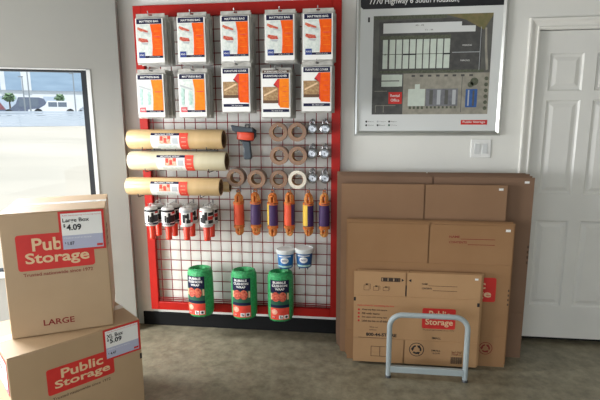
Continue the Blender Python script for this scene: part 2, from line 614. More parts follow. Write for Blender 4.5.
b.box((Rr + 0.003, 0.0, 0), (DX1, 0.15, DZ), 'trim_paint')
b.box((DX0, 0.0, zt + 0.004), (DX1, 0.15, DZ), 'trim_paint')
b.box((DX0, 0.066, 0), (L + 0.012, 0.15, DZ), 'trim_paint')
b.box((L, 0.08, 0.0), (Rr, 0.15, 0.06), 'dark_gap')
b.box((L, 0.14, 0.06), (Rr, 0.15, zt), 'dark_gap')
struct(b.build('trim_1'))
b = MB()       # moulded casing
prof = [(0, 0.0), (0, -0.010), (0.010, -0.014), (0.018, -0.009), (0.042, -0.012), (0.050, -0.019), (0.062, -0.020), (0.066, -0.014), (0.066, 0.0)]   # (distance from opening, y)
for (xa, sgn) in ((DX0 + 0.004, -1), (DX1 - 0.004, 1)):
    n = len(prof)
    pts = []
    for d, y in prof: pts.append((xa + sgn * d, y, 0))
    for d, y in prof: pts.append((xa + sgn * d, y, DZ - 0.004 + d))
    b.faces(pts, [(k, k + 1, n + k + 1, n + k) for k in range(n - 1)], 'trim_paint')
pts = [(DX0 + 0.004 - d, y, DZ - 0.004 + d) for d, y in prof] + [(DX1 - 0.004 + d, y, DZ - 0.004 + d) for d, y in prof]
b.faces(pts, [(k, k + 1, n + k + 1, n + k) for k in range(n - 1)], 'trim_paint')
struct(b.build('trim_2'))

# ------------------------------------------------------------------ outside the window
EO, EL = V3((-0.588, 0.809, 0)), V3((0.809, 0.588, 0))
CAMB = V3((0, -3.19, 0))
E = lambda l, d, z: CAMB + EL * l + EO * d + V3((0, 0, z))
gz = lambda d: -0.10 + (d - 4.2) * 0.0292
b = MB()
b.faces([E(-30, 4.2, gz(4.2)), E(30, 4.2, gz(4.2)), E(30, 43, gz(43)), E(-30, 43, gz(43))], [(0, 1, 2, 3)], 'lot_concrete')
struct(b.build('ground_parking_lot'))
b = MB()
b.faces([E(-60, 43, gz(43)), E(60, 43, gz(43)), E(60, 45, 1.72), E(-60, 45, 1.72), E(60, 130, 1.9), E(-60, 130, 1.9)], [(0, 1, 2, 3), (3, 2, 4, 5)], 'street_asphalt')
struct(b.build('ground_street'))

ME = Matrix(((EL.x, EO.x, 0, CAMB.x), (EL.y, EO.y, 0, CAMB.y), (0, 0, 1, 0), (0, 0, 0, 1)))   # local x lateral, y away
fr = thing('boundary_fence', 'long white horizontal slat fence across the far side of the parking lot', 'fence', E(0, 40, gz(40)))
b = MB()
RE = Matrix(((EL.x, EO.x, 0, 0), (EL.y, EO.y, 0, 0), (0, 0, 1, 0), (0, 0, 0, 1)))
for k in range(7):
    b.box((-14, -0.02, 0.02 + k * 0.16), (16, 0.02, 0.02 + k * 0.16 + 0.14), 'fence_white', RE)
b.build('slat_panel', fr)
for k in range(8):
    b = MB()
    b.box((-13.2 + k * 4.0, 0.02, -0.05), (-13.1 + k * 4.0, 0.12, 1.22), 'fence_post', RE)
    b.build('post', fr)


def car(l, d, label, paint, tall, length, mirror=1):
    t = thing('car', label, 'car', E(l, d, 1.72 + (d - 45) * 0.0021), 'parked cars seen through the window')
    h = tall
    prof = [(-0.5, 0.22), (-0.5, 0.55), (-0.46, 0.60), (-0.30, 0.64), (-0.17, h * 0.62), (-0.12, h), (0.26, h), (0.36, h * 0.93), (0.46, 0.66), (0.5, 0.6), (0.5, 0.22)]
    prof = [(x * length * mirror, z if z < 0.7 else z) for x, z in prof]
    prof[4] = (prof[4][0], 0.66 + (h - 0.66) * 0.45)
    b = MB()
    MX = RE @ XZ
    b.prism(prof if mirror < 0 else prof, -0.85, 0.85, paint, MX)
    b.build('body', t)
    b = MB()
    for x0, x1 in ((-0.11, 0.06), (0.08, 0.25)):
        b.box((x0 * length * mirror, -0.862, 0.68 + (h - 0.68) * 0.2), (x1 * length * mirror, -0.851, h - 0.12), 'car_glass', RE)
    b.build('side_windows', t)
    for x in (-0.31, 0.31):
        b = MB()
        b.lathe([(0, -0.1), (0.31, -0.1), (0.33, -0.06), (0.33, 0.06), (0.31, 0.1), (0, 0.1)], 'tyre',
                RE @ Matrix.Translation((x * length, -0.78, 0.33)) @ Matrix.Rotation(math.radians(90), 4, 'X'), 18)
        b.build('wheel', t)


car(-0.9, 52, 'dark blue sport utility car behind the white fence, left of the pale car', 'car_dark', 1.75, 4.4)
car(1.35, 47.5, 'small white car behind the fence, right of the dark one', 'car_white', 1.32, 4.0)
car(4.9, 51, 'grey car at right behind the fence, beside the window edge', 'car_grey', 1.40, 4.4)
car(-4.6, 54, 'dull reddish car at the left edge of the window view', 'car_red', 1.45, 4.3)

bd = thing('warehouse', 'long white building with pale blue upper cladding across the street', 'building', E(0, 80, 1.80))
b = MB()
b.box((-40, 0, 0), (40, 12, 3.75), 'facade_white', RE)
b.build('wall', bd)
b = MB()
b.box((-40, -0.3, 3.75), (-4.2, 12, 9.5), 'facade_blue', RE)
b.box((-3.6, -0.3, 3.75), (-1.6, 12, 9.5), 'facade_blue', RE)
b.box((-0.4, -0.3, 3.75), (40, 12, 9.5), 'facade_blue', RE)
b.build('cladding', bd)
b = MB()
b.box((-4.2, -0.4, 3.75), (-3.6, 12, 9.5), 'facade_white', RE)
b.box((-1.6, -0.4, 3.75), (-0.4, 12, 9.5), 'facade_white', RE)
b.build('white_pilaster', bd)
for k in range(10):
    b = MB()
    b.box((-30 + k * 6.2, -0.05, 0.9), (-27.2 + k * 6.2, 0.05, 2.9), 'fence_white', RE)
    b.build('shop_window', bd)


def tree(l, d, hgt, rad, label):
    t = thing('tree', label, 'tree', E(l, d, 1.74), 'small trees across the street')
    b = MB()
    b.tube([(0, 0, 0), (0.03, 0, hgt * 0.5), (0, 0.02, hgt * 0.8)], 0.08, 'bark', 8, radii=[0.1, 0.07, 0.05])
    b.build('trunk', t)
    b = MB()
    rnd = random.Random(int(l * 10))
    for k in range(110):
        a, z = rnd.uniform(0, 6.283), rnd.uniform(-0.8, 0.9)
        r = rad * math.sqrt(max(0.05, 1 - z * z)) * rnd.uniform(0.4, 1)
        c = V3((r * math.cos(a), r * math.sin(a), hgt * 0.85 + z * rad * 0.8))
        dx, dy = V3((rnd.uniform(-1, 1), rnd.uniform(-1, 1), rnd.uniform(-.6, .6))).normalized() * 0.2, V3((rnd.uniform(-1, 1), rnd.uniform(-1, 1), rnd.uniform(-1, .2))).normalized() * 0.17
        b.face([c - dx, c + dy, c + dx, c - dy], 'leaf')
    b.build('crown', t)


tree(-2.35, 56, 2.2, 0.55, 'small green tree at the left beyond the dark car')
tree(2.35, 60, 2.4, 0.5, 'small round tree above the white car')
for l, hgt, lb in ((-0.45, 5.2, 'tall grey light pole behind the dark car'), (-0.85, 3.2, 'thin grey pole left of the tall light pole'), (3.0, 3.6, 'thin grey pole standing right of the white car')):
    t = thing('light_pole', lb, 'pole', E(l, 46, 1.72), 'poles along the street')
    b = MB()
    b.tube([(0, 0, 0), (0, 0, hgt)], 0.05, 'pole_metal', 8, radii=[0.06, 0.04])
    b.build('mast', t)
    b = MB()
    b.box((-0.3, -0.06, hgt), (0.06, 0.06, hgt + 0.08), 'pole_metal')
    b.build('lamp_head', t)

# ------------------------------------------------------------------ red grid rack
RX0, RX1, RZ0, RZ1 = -1.512, -0.112, 0.145, 2.298
FY0, FY1, BW = -0.055, -0.025, 0.060
rack = thing('display_rack', 'large red metal grid display rack mounted on the back wall', 'display rack', (-0.81, 0, RZ0))
O = V3((-0.81, 0, RZ0))


def rb(): return MB()


def rbuild(mb, name, bevel=0.0):
    for i, q in enumerate(mb.v):
        mb.v[i] = q - O
    return mb.build(name, rack, bevel)


b = MB()
b.box((RX0, FY0, RZ0), (RX0 + BW, FY1, RZ1), 'red_frame')
b.box((RX1 - BW, FY0, RZ0), (RX1, FY1, RZ1), 'red_frame')
b.box((RX0 + BW, FY0, RZ1 - 0.075), (RX1 - BW, FY1, RZ1), 'red_frame')
b.box((RX0 + BW, FY0, RZ0), (RX1 - BW, FY1, RZ0 + BW), 'red_frame')
rbuild(b, 'frame', 0.003)
b = MB()
GP = 0.0765
nx = int((RX1 - RX0 - 2 * BW) / GP)
for k in range(nx + 1):
    x = RX0 + BW + 0.03 + k * GP
    if x < RX1 - BW:
        b.tube([(x, -0.036, RZ0 + 0.03), (x, -0.036, RZ1 - 0.04)], 0.0031, 'red_wire', 6)
z = RZ0 + BW + 0.02
HZ = []
while z < RZ1 - 0.09:
    b.tube([(RX0 + 0.03, -0.0425, z), (RX1 - 0.03, -0.0425, z)], 0.0031, 'red_wire', 6)
    HZ.append(z)
    z += GP
rbuild(b, 'wire_grid')
b = MB()    # lower double rail
for dz in (0.005, 0.020, 0.034):
    b.tube([(RX0 + BW, -0.045, RZ0 + BW + dz), (RX1 - BW, -0.045, RZ0 + BW + dz)], 0.0035, 'red_wire', 6)
rbuild(b, 'lower_rail')
for x, zz in ((RX0 + 0.03, 0.3), (RX0 + 0.03, 2.1), (RX1 - 0.03, 0.3), (RX1 - 0.03, 2.1)):
    b = MB()
    b.box((x - 0.015, FY1, zz - 0.03), (x + 0.015, 0, zz + 0.03), 'red_frame')
    rbuild(b, 'wall_bracket')


def hook(x, z, y1, tip=0.018, r=0.0028, m='chrome'):
    b = MB()
    b.tube([(x, -0.030, z + 0.012), (x, -0.050, z + 0.010), (x, -0.055, z), (x, y1, z), (x, y1 - 0.008, z + tip * 0.4), (x, y1 - 0.010, z + tip)], r, m, 8)
    b.box((x - 0.005, -0.050, z - 0.016), (x + 0.005, -0.0462, z + 0.014), m)
    return rbuild(b, 'hook')


# ------------------------------------------------------------------ mattress bags, five hooks in two rows
ORD = ['first', 'second', 'third', 'fourth', 'fifth', 'sixth', 'seventh']
BW_, BH, BT = 0.200, 0.288, 0.050


def make_bag(name, style):
    """bag pack hanging below its hook point (the origin); front at -y"""
    t = empty(name)
    b = MB()
    nx_, nz_ = 10, 12
    for side in (-1, 1):
        for i in range(nx_):
            for j in range(nz_):
                q = []
                for di, dj in ((0, 0), (1, 0), (1, 1), (0, 1)):
                    u, v = (i + di) / nx_, (j + dj) / nz_
                    th = (1 - (2 * u - 1) ** 8) ** 0.5 * (1 - (2 * v - 1) ** 8) ** 0.5
                    q.append(((u - 0.5) * BW_, side * BT / 2 * th - 0.0, -0.014 - BH * (1 - v)))
                b.face(q if side < 0 else q[::-1], 'bag_fold', True)
    o_ = b.build('pouch', t)
    b = MB()
    fl = lambda x0, x1, z0, z1: b.box((x0, -0.0015, z0), (x1, 0.0015, z1), 'bag_seal')
    fl(-0.094, 0.094, -0.030, -0.006)
    fl(-0.094, -0.012, -0.006, 0.008)
    fl(0.012, 0.094, -0.006, 0.008)
    fl(-0.012, 0.012, 0.0045, 0.008)
    b.build('hang_flap', t)
    b = MB()
    f = plane_fn((-0.088, -BT / 2 + 0.002, -0.268), (1, 0, 0), (0, 0, 1))
    Wc, Hc = 0.176, 0.240
    b.rect(f, -0.002, -0.024, Wc + 0.002, Hc + 0.002, 'print_white', 0.0035)
    e = 0.0045
    hd = Hc - 0.030
    b.rect(f, 0.006, hd, Wc - 0.006, hd + 0.030, 'print_navy', e)
    if style in ('mattress', 'teal'):
        b.text(f, 'MATTRESS BAG', 0.026, hd + 0.009, Wc - 0.052, 0.012, 'print_white', e + .001, 0.012)
        b.rect(f, 0.006, 0.022, 0.098, hd - 0.004, 'print_pale', e)
        if style == 'mattress':
            b.poly(f, [(0.010, 0.180), (0.014, 0.192), (0.078, 0.168), (0.080, 0.158), (0.030, 0.166)], 'print_photo', e + .001)
            b.poly(f, [(0.040, 0.168), (0.090, 0.152), (0.092, 0.146), (0.050, 0.156)], 'print_grey', e + .0015)
            b.poly(f, [(0.012, 0.112), (0.016, 0.128), (0.072, 0.118), (0.080, 0.100), (0.034, 0.100)], 'print_photo', e + .001)
            b.poly(f, [(0.034, 0.098), (0.078, 0.096), (0.072, 0.084), (0.040, 0.088)], 'print_grey', e + .0015)
            b.rect(f, 0.012, 0.004, 0.052, 0.040, 'print_blue', e + .001)
            b.text(f, 'KING', 0.018, 0.018, 0.028, 0.010, 'print_white', e + .002, 0.01)
        else:
            for k, mm in enumerate(('print_teal', 'print_white', 'print_teal')):
                b.poly(f, [(0.014 + k * 0.026, 0.050), (0.034 + k * 0.026, 0.050), (0.038 + k * 0.026, 0.150 - 0.01 * k), (0.018 + k * 0.026, 0.158 - 0.01 * k)], mm, e + .001)
            b.poly(f, [(0.010, 0.166), (0.090, 0.142), (0.090, 0.150), (0.012, 0.176)], 'print_grey', e + .001)
            b.rect(f, 0.010, 0.004, 0.052, 0.036, 'print_pink', e + .001)
            b.text(f, 'TWIN', 0.016, 0.014, 0.030, 0.012, 'print_white', e + .002, 0.01)
        b.rect(f, 0.052, 0.004, Wc - 0.006, 0.018, 'print_navy', e)
        b.text(f, 'protects in storage', 0.080, 0.008, 0.070, 0.006, 'print_white', e + .001)
        blk = [(0.100, 0.018), (Wc - 0.006, 0.018), (Wc - 0.006, hd - 0.002), (0.094, hd - 0.002), (0.104, 0.150), (0.104, 0.070)]
        b.poly(f, blk, 'print_orange' if style == 'mattress' else 'print_amber', e + .001)
        for k in range(5):
            b.rect(f, 0.120, 0.060 + k * 0.026, 0.160 - 0.006 * (k % 2), 0.063 + k * 0.026, 'print_amber', e + .002)
        b.rect(f, 0.118, 0.130, 0.164, 0.136, 'print_coral', e + .002)
    else:
        b.text(f, 'FURNITURE COVER', 0.018, hd + 0.009, Wc - 0.036, 0.012, 'print_white', e + .001, 0.012)
        b.rect(f, 0.006, 0.060, 0.106, 0.160, 'print_sofa', e)
        b.rect(f, 0.006, 0.060, 0.104, 0.078, 'print_sofa_dark', e + .001)
        b.poly(f, [(0.012, 0.112), (0.090, 0.150), (0.096, 0.142), (0.014, 0.102)], 'print_cream', e + .001)
        b.poly(f, [(0.100, hd - 0.002), (0.118, hd - 0.002), (0.112, 0.130), (0.112, 0.040), (0.102, 0.052), (0.104, 0.150), (0.076, 0.176), (0.072, 0.170)], 'print_red', e + .001)
        b.poly(f, [(0.112, hd - 0.002), (Wc - 0.006, hd - 0.002), (Wc - 0.006, 0.030), (0.112, 0.034), (0.108, 0.120)], 'print_orange' if style == 'sofa' else 'print_amber', e + .0015)
        for k in range(4):
            b.rect(f, 0.130, 0.070 + k * 0.030, 0.162 - 0.006 * (k % 2), 0.073 + k * 0.030, 'print_coral', e + .002)
        b.rect(f, 0.006, 0.006, Wc - 0.006, 0.024, 'print_navy', e)
        b.text(f, 'fits most sizes', 0.060, 0.011, 0.070, 0.008, 'print_white', e + .001)
        if style == 'sofa_double':
            b.rect(f, 0.006, Hc + 0.003, Wc - 0.006, Hc + 0.020, 'print_brown', e)
            b.text(f, 'FURNITURE COVER', 0.018, Hc + 0.006, Wc - 0.036, 0.010, 'print_white', e + .001, 0.012)
    b.build('insert_card', t)
    return t


proto = {}
cols = (-1.305, -1.035, -0.756, -0.478, -0.246)
cols2 = (-1.321, -1.044, -0.760, -0.506, -0.252)
rowz = (2.195, 1.857)
sty = (('mattress',) * 5, ('teal', 'teal', 'sofa', 'sofa_double', 'sofa'))
SIDE = ('leftmost', 'second from the left', 'middle', 'second from the right', 'rightmost')
for r in (0, 1):
    for c in range(5):
        x = (cols, cols2)[r][c]
        z = rowz[r] + ((0,) * 5, (0, 0, 0.030, -0.004, 0.030))[r][c]
        hook(x, z, -0.272)
        st = sty[r][c]
        for k, y in enumerate((-0.245, -0.188, -0.131)):
            rowname = 'top' if r == 0 else 'lower'
            kind = {'mattress': 'mattress bag pack with orange card', 'teal': 'mattress bag pack with teal picture', 'sofa': 'furniture cover pack with brown picture', 'sofa_double': 'furniture cover pack with doubled header'}[st]
            if k == 0:
                lab = f'clear {kind}, {SIDE[c]} in the {rowname} row'
            else:
                lab = f'{("second", "rearmost")[k - 1]} bag pack on the {SIDE[c]} hook of the {rowname} row'
            grp = f'bag packs hanging in the {rowname} row'
            loc = (x + (0.006 * ((k * 7 + c) % 3 - 1) if k else 0), y, z)
            key = st
            if key not in proto:
                p = make_bag('mattress_bag' if 'sofa' not in st else 'furniture_cover', st)
                proto[key] = p
                p.location = loc
                tag(p, lab, 'bag', grp)
            else:
                p = copy_tree(proto[key], loc, lab)
                p['group'] = grp
                p['category'] = 'bag'

# ------------------------------------------------------------------ paper rolls


def paper_roll(cx, y, cz, ln, r, body, label, lx, tilt=0.0, with_label=True):
    t = thing('paper_roll', label, 'paper roll', (cx, y, cz), 'long wrapped rolls on the rack')
    MY = Matrix.Rotation(math.radians(90), 4, 'Y') @ Matrix.Translation((0, 0, -ln / 2))
    b = MB()
    b.lathe([(r * 0.55, 0.0), (r * 0.93, -0.002), (r, 0.008), (r, ln - 0.008), (r * 0.95, ln + 0.002), (r * 0.86, ln)], body, MY, 40)
    b.build('paper', t)
    b = MB()
    b.lathe([(r * 0.86, ln), (r * 0.55, ln - 0.002), (r * 0.5, ln - 0.002), (r * 0.5, 0.0), (r * 0.56, 0.0)], 'roll_core', MY, 40)
    b.build('core', t)
    if with_label:
        def f(u, v, e=0.0):      # u along, v degrees round the front (0 = straight out, up positive)
            a = math.radians(v)
            return V3((u, -(r + e) * math.cos(a), (r + e) * math.sin(a)))
        b = MB()

        def band(u0, u1, a0, a1, m, e=0.0008):
            n = max(1, int(abs(a1 - a0) / 8))
            for k in range(n):
                x, y_ = a0 + (a1 - a0) * k / n, a0 + (a1 - a0) * (k + 1) / n
                b.face([f(u0, x, e), f(u1, x, e), f(u1, y_, e), f(u0, y_, e)], m)
        band(lx, lx + 0.255, -78, 40, 'print_white')
        band(lx, lx + 0.205, 24, 40, 'print_navy', 0.0014)
        b.text(lambda u, v, e: f(u, v, e), 'MOVING WRAP', lx + 0.03, 28, 0.13, 8, 'print_white', 0.002, 0.01)
        band(lx + 0.060, lx + 0.140, -24, 22, 'print_skin', 0.0014)
        for k, (a0, a1) in enumerate(((-6, 20), (-18, 10), (2, 22))):
            band(lx + 0.066 + k * 0.026, lx + 0.086 + k * 0.026, a0, a1, 'print_coral', 0.0018)
        band(lx + 0.040, lx + 0.175, -58, -32, 'print_pale', 0.0014)
        band(lx + 0.150, lx + 0.190, -24, 10, 'print_grey', 0.0014)
        band(lx + 0.198, lx + 0.257, -78, 40, 'print_coral', 0.0016)
        for k in range(3):
            band(lx + 0.212, lx + 0.244, -38 + k * 24, -34 + k * 24, 'print_skin', 0.0022)
        band(lx, lx + 0.05, -78, -66, 'print_navy', 0.0014)
        b.build('wrap_label', t)
    return t


paper_roll(-1.210, -0.155, 1.416, 0.655, 0.066, 'kraft_roll', 'tan paper roll with orange label, uppermost of the three long rolls', -0.155)
paper_roll(-1.204, -0.155, 1.270, 0.675, 0.065, 'cream_roll', 'pale cream paper roll, middle of the three long rolls', -0.130)
paper_roll(-1.195, -0.098, 1.088, 0.660, 0.036, 'kraft_roll', 'thin tan paper roll peeking out behind the lowest long roll', 0, with_label=False)
paper_roll(-1.226, -0.196, 1.100, 0.650, 0.060, 'kraft_roll', 'tan paper roll with orange label, lowest of the long rolls', -0.145)
for xs_, zz, rr in (((-1.42, -0.98), 1.416, 0.066), ((-1.41, -0.97), 1.270, 0.065), ((-1.45, -1.02), 1.100, 0.060)):
    for x in xs_:
        hook(x, zz - rr - 0.0035, -0.222 - (0.042 if zz < 1.2 else 0), 0.022, 0.0032, 'dark_steel')
b = MB()
b.tube([(-1.50, -0.225, 1.3465), (-0.90, -0.225, 1.3465)], 0.004, 'dark_steel', 8)
rbuild(b, 'cross_wire')

# ------------------------------------------------------------------ tape gun
hook(-0.728, 1.505, -0.150)
# the gun
tg = thing('tape_gun', 'dark tape dispenser gun with orange tape hanging on the red grid', 'tape dispenser', (-0.735, -0.125, 1.505))
b = MB()
b.prism([(-0.083, -0.002), (-0.066, -0.006), (-0.058, -0.018), (0.040, -0.012), (0.066, -0.030), (0.064, -0.070), (0.040, -0.104), (-0.034, -0.112), (-0.054, -0.095), (-0.060, -0.060), (-0.078, -0.040)], 0.010, 0.018, 'gun_dark', XZ)
b.prism([(-0.094, 0.004), (-0.070, 0.000), (-0.020, -0.008), (0.050, -0.014), (0.056, -0.042), (-0.058, -0.040), (-0.084, -0.032)], -0.044, 0.000, 'gun_dark', XZ)
b.build('frame_plate', tg, 0.002)
b = MB()
b.tube([(-0.006, 0.0, -0.012), (-0.005, 0, 0.004), (0.001, 0, 0.010), (0.013, 0.0, 0.010), (0.019, 0, 0.004), (0.019, 0, -0.014)], 0.003, 'gun_dark', 8)
b.build('hanging_loop', tg)
b = MB()
b.lathe([(0.020, -0.025), (0.050, -0.025), (0.052, -0.023), (0.052, 0.023), (0.050, 0.025), (0.020, 0.025), (0.020, -0.025)], 'gun_roll',
        Matrix.Translation((-0.004, -0.012, -0.068)) @ Matrix.Rotation(math.radians(4), 4, 'Y') @ Matrix.Diagonal((1.12, 0.42, 1, 1)), 32)
b.build('tape', tg)
b = MB()
hm = [(-0.030, -0.098), (0.030, -0.102), (0.034, -0.150), (0.040, -0.205), (0.034, -0.222), (-0.010, -0.222), (-0.016, -0.205), (-0.012, -0.150)]
b.prism(hm, -0.036, 0.000, 'gun_dark', XZ)
b.build('handle', tg, 0.006)
b = MB()
for k in range(9):
    b.prism([(-0.096 , 0.0), (-0.086, 0.006), (-0.086, -0.010)], -0.042 + k * 0.0045, -0.0385 + k * 0.0045, 'chrome', XZ)
b.build('cutter', tg)

# ------------------------------------------------------------------ tape rolls


def tape_roll(x, y, z, ro, ri, wd, body, label):
    t = thing('tape_roll', label, 'tape', (x, y, z), 'packing tape rolls on hooks')
    MY = Matrix.Rotation(math.radians(90), 4, 'X') @ Matrix.Translation((0, 0, -wd / 2))
    b = MB()
    b.lathe([(ri + 0.003, 0), (ro - 0.001, 0), (ro, 0.001), (ro, wd - 0.001), (ro - 0.001, wd), (ri + 0.003, wd)], body, MY, 36)
    b.build('tape_winding', t)
    b = MB()
    b.lathe([(ri + 0.003, 0), (ri, 0), (ri, wd), (ri + 0.003, wd)], 'tape_core', MY, 36)
    b.build('core', t)


TAPES = [(-0.520, 1.462, 'left roll of brown packing tape in the top tape row'), (-0.394, 1.462, 'right roll of brown packing tape in the top tape row, beside the padlocks'),
         (-0.512, 1.308, 'left roll of brown packing tape in the middle tape row'), (-0.388, 1.308, 'right roll of brown packing tape in the middle tape row'),
         (-0.812, 1.158, 'brown tape roll at the left end of the bottom tape row'), (-0.668, 1.150, 'second brown tape roll from the left in the bottom tape row'),
         (-0.522, 1.146, 'brown tape roll beside the white one in the bottom tape row'), (-0.394, 1.146, 'white clear tape roll, only pale one among the brown rolls')]
for i, (x, z, lb) in enumerate(TAPES):
    wide = 0.075 if i in (2, 3, 4, 5) else 0.050
    ro, ri = (0.062, 0.037)
    yy = -0.075 - wide / 2
    tape_roll(x, yy, z, ro, ri, wide, 'tape_clear' if i == 7 else 'tape_brown', lb)
    hook(x, z + ri - 0.0032, yy - wide / 2 - 0.014, 0.012)

# ------------------------------------------------------------------ round padlocks


def padlock(name):
    t = empty(name)
    MY = Matrix.Translation((0, 0.012, -0.052)) @ Matrix.Rotation(math.radians(90), 4, 'X')
    b = MB()
    b.lathe([(0, 0.0), (0.026, 0.0), (0.034, 0.004), (0.036, 0.010), (0.034, 0.018), (0.026, 0.022), (0.024, 0.019), (0.010, 0.019), (0.009, 0.022), (0, 0.022)], 'lock_steel', MY, 32,
            mats=['lock_steel'] * 5 + ['lock_dark', 'lock_steel', 'lock_dark', 'lock_steel'])
    b.build('body', t)
    b = MB()
    b.tube([(-0.016, 0.001, -0.026), (-0.016, 0.001, -0.010), (-0.011, 0.001, 0.004), (0, 0.001, 0.0085), (0.011, 0.001, 0.004), (0.016, 0.001, -0.010), (0.016, 0.001, -0.026)], 0.0038, 'chrome', 8)
    b.build('shackle', t)
    b = MB()
    f = plane_fn((0, -0.0105, -0.052), (1, 0, 0), (0, 0, 1))
    b.disc(f, 0, 0.0, 0.0045, 'lock_dark', 0.0006)
    b.rect(f, -0.0015, -0.012, 0.0015, -0.004, 'lock_dark', 0.0006)
    b.ring(f, 0, 0, 0.022, 0.005, 'lock_dark', 0.0012, 12, 20, 110)
    b.ring(f, 0, 0, 0.022, 0.005, 'lock_dark', 0.0012, 12, 200, 300)
    b.build('keyhole', t)
    return t


pl = None
RN = ('top', 'middle', 'bottom')
for i, zz in enumerate((1.535, 1.372, 1.206)):
    for j, x in enumerate((-0.296, -0.212)):
        hook(x, zz, -0.118, 0.012)
        for k, y in enumerate((-0.100, -0.072)):
            lab = f'{"front" if k == 0 else "rear"} round steel padlock on the {("left", "right")[j]} hook of the {RN[i]} padlock row'
            if pl is None:
                pl = padlock('disc_padlock')
                pl.location = (x, y, zz)
                tag(pl, lab, 'padlock', 'round padlocks on the rack')
            else:
                copy_tree(pl, (x + 0.002 * (-1) ** (i + k), y, zz), lab)

# ------------------------------------------------------------------ stretch wrap with handle


def stretch_wrap(name, style):
    t = empty(name)         # origin at the hook, roll hangs below
    r, h = 0.043, 0.128
    b = MB()
    b.lathe([(0.012, -0.018), (r - 0.006, -0.016), (r, -0.022), (r, -0.018 - h + 0.004), (r - 0.006, -0.018 - h), (0.012, -0.018 - h)], 'film_white', None, 32)
    b.build('film_roll', t)
    b = MB()
    b.lathe([(0.0, -0.018 - h + 0.002), (0.020, -0.018 - h + 0.002), (0.0225, -0.024 - h), (0.0195, -0.10 - h), (0.021, -0.106 - h), (0.019, -0.113 - h), (0, -0.115 - h)], 'handle_red', None, 24)
    b.build('handle', t)
    b = MB()
    b.tube([(-0.012, 0, -0.018), (-0.012, 0, -0.004), (-0.007, 0, 0.0075), (0.007, 0, 0.0075), (0.012, 0, -0.004), (0.012, 0, -0.018)], 0.002, 'film_white', 6)
    b.build('hanging_loop', t)

    def f(u, v, e=0.0):     # u in degrees from the viewer side, v up from the bottom of the roll
        a = math.radians(u)
        return V3(((r + e) * math.sin(a), -(r + e) * math.cos(a), -0.018 - h + v))
    b = MB()
    n = 24
    b.rect(f, -100, 0.012, 100, h - 0.014, 'print_white', 0.0008, n)
    if style == 0:
        b.rect(f, -100, h - 0.028, 100, h - 0.014, 'print_black', 0.0014, n)
        b.rect(f, -12, 0.030, 6, h - 0.050, 'print_black', 0.0014, 4)
        b.rect(f, -70, 0.040, -40, 0.090, 'print_grey', 0.0012, 4)
        b.rect(f, 8, 0.026, 40, h - 0.060, 'print_black', 0.0014, 4)
        b.rect(f, 22, 0.040, 44, h - 0.034, 'print_black', 0.0015, 4)
        b.rect(f, 40, 0.030, 96, 0.078, 'print_black', 0.0012, 6)
        b.rect(f, 56, h - 0.040, 100, h - 0.028, 'print_red', 0.0018, 4)
        b.rect(f, -100, 0.012, 100, 0.024, 'print_navy', 0.0014, n)
    elif style == 1:
        b.rect(f, -100, 0.012, -26, h - 0.030, 'print_red', 0.0014, 8)
        b.rect(f, -14, 0.030, 10, h - 0.040, 'print_black', 0.0014, 4)
        b.rect(f, 10, 0.062, 46, 0.086, 'print_black', 0.0014, 5)
        b.rect(f, 28, 0.026, 44, h - 0.034, 'print_black', 0.0015, 3)
        b.rect(f, 20, 0.026, 60, 0.050, 'print_black', 0.0014, 5)
        b.rect(f, -100, h - 0.030, 100, h - 0.014, 'print_grey', 0.0014, n)
        b.rect(f, 60, 0.030, 100, h - 0.030, 'print_red', 0.0014, 5)
    else:
        b.rect(f, -46, 0.034, -14, 0.070, 'print_black', 0.0014, 5)
        b.rect(f, -20, 0.030, 10, 0.090, 'print_black', 0.0015, 5)
        b.rect(f, 2, 0.050, 26, h - 0.022, 'print_black', 0.0016, 4)
        b.rect(f, 34, 0.026, 100, 0.050, 'print_black', 0.0014, 8)
        b.rect(f, 34, 0.080, 100, h - 0.026, 'print_black', 0.0014, 8)
        b.rect(f, 30, 0.052, 100, 0.076, 'print_red', 0.0014, 6)
        b.rect(f, -100, 0.012, 100, 0.022, 'print_grey', 0.0014, n)
        b.rect(f, -100, h - 0.024, -20, h - 0.014, 'print_red', 0.0014, 8)
    b.text(f, 'STRETCH', -30, 0.013, 64, 0.008, 'print_white', 0.0022, 0.01)
    b.build('wrap_label', t)
    return t


wp = {}
for j, (x, st) in enumerate(((-1.398, 0), (-1.278, 0), (-1.150, 1), (-1.008, 2))):
    zz = 0.975
    hook(x, zz, -0.236, 0.016, 0.0026)
    for k, y in enumerate((-0.203, -0.107)):
        lab = \
            f'{("front", "rear")[k]} stretch wrap roll with orange red handle, {("leftmost", "second from left", "third from left", "rightmost")[j]} hook'
        if st not in wp:
            p = wp[st] = stretch_wrap('stretch_wrap', st)
            p.location = (x, y, zz)
            tag(p, lab, 'stretch wrap', 'stretch wrap rolls with red handles')
        else:
            copy_tree(wp[st], (x + 0.004 * k, y, zz), lab, rz=0.25 * k)

# ------------------------------------------------------------------ rope hanks


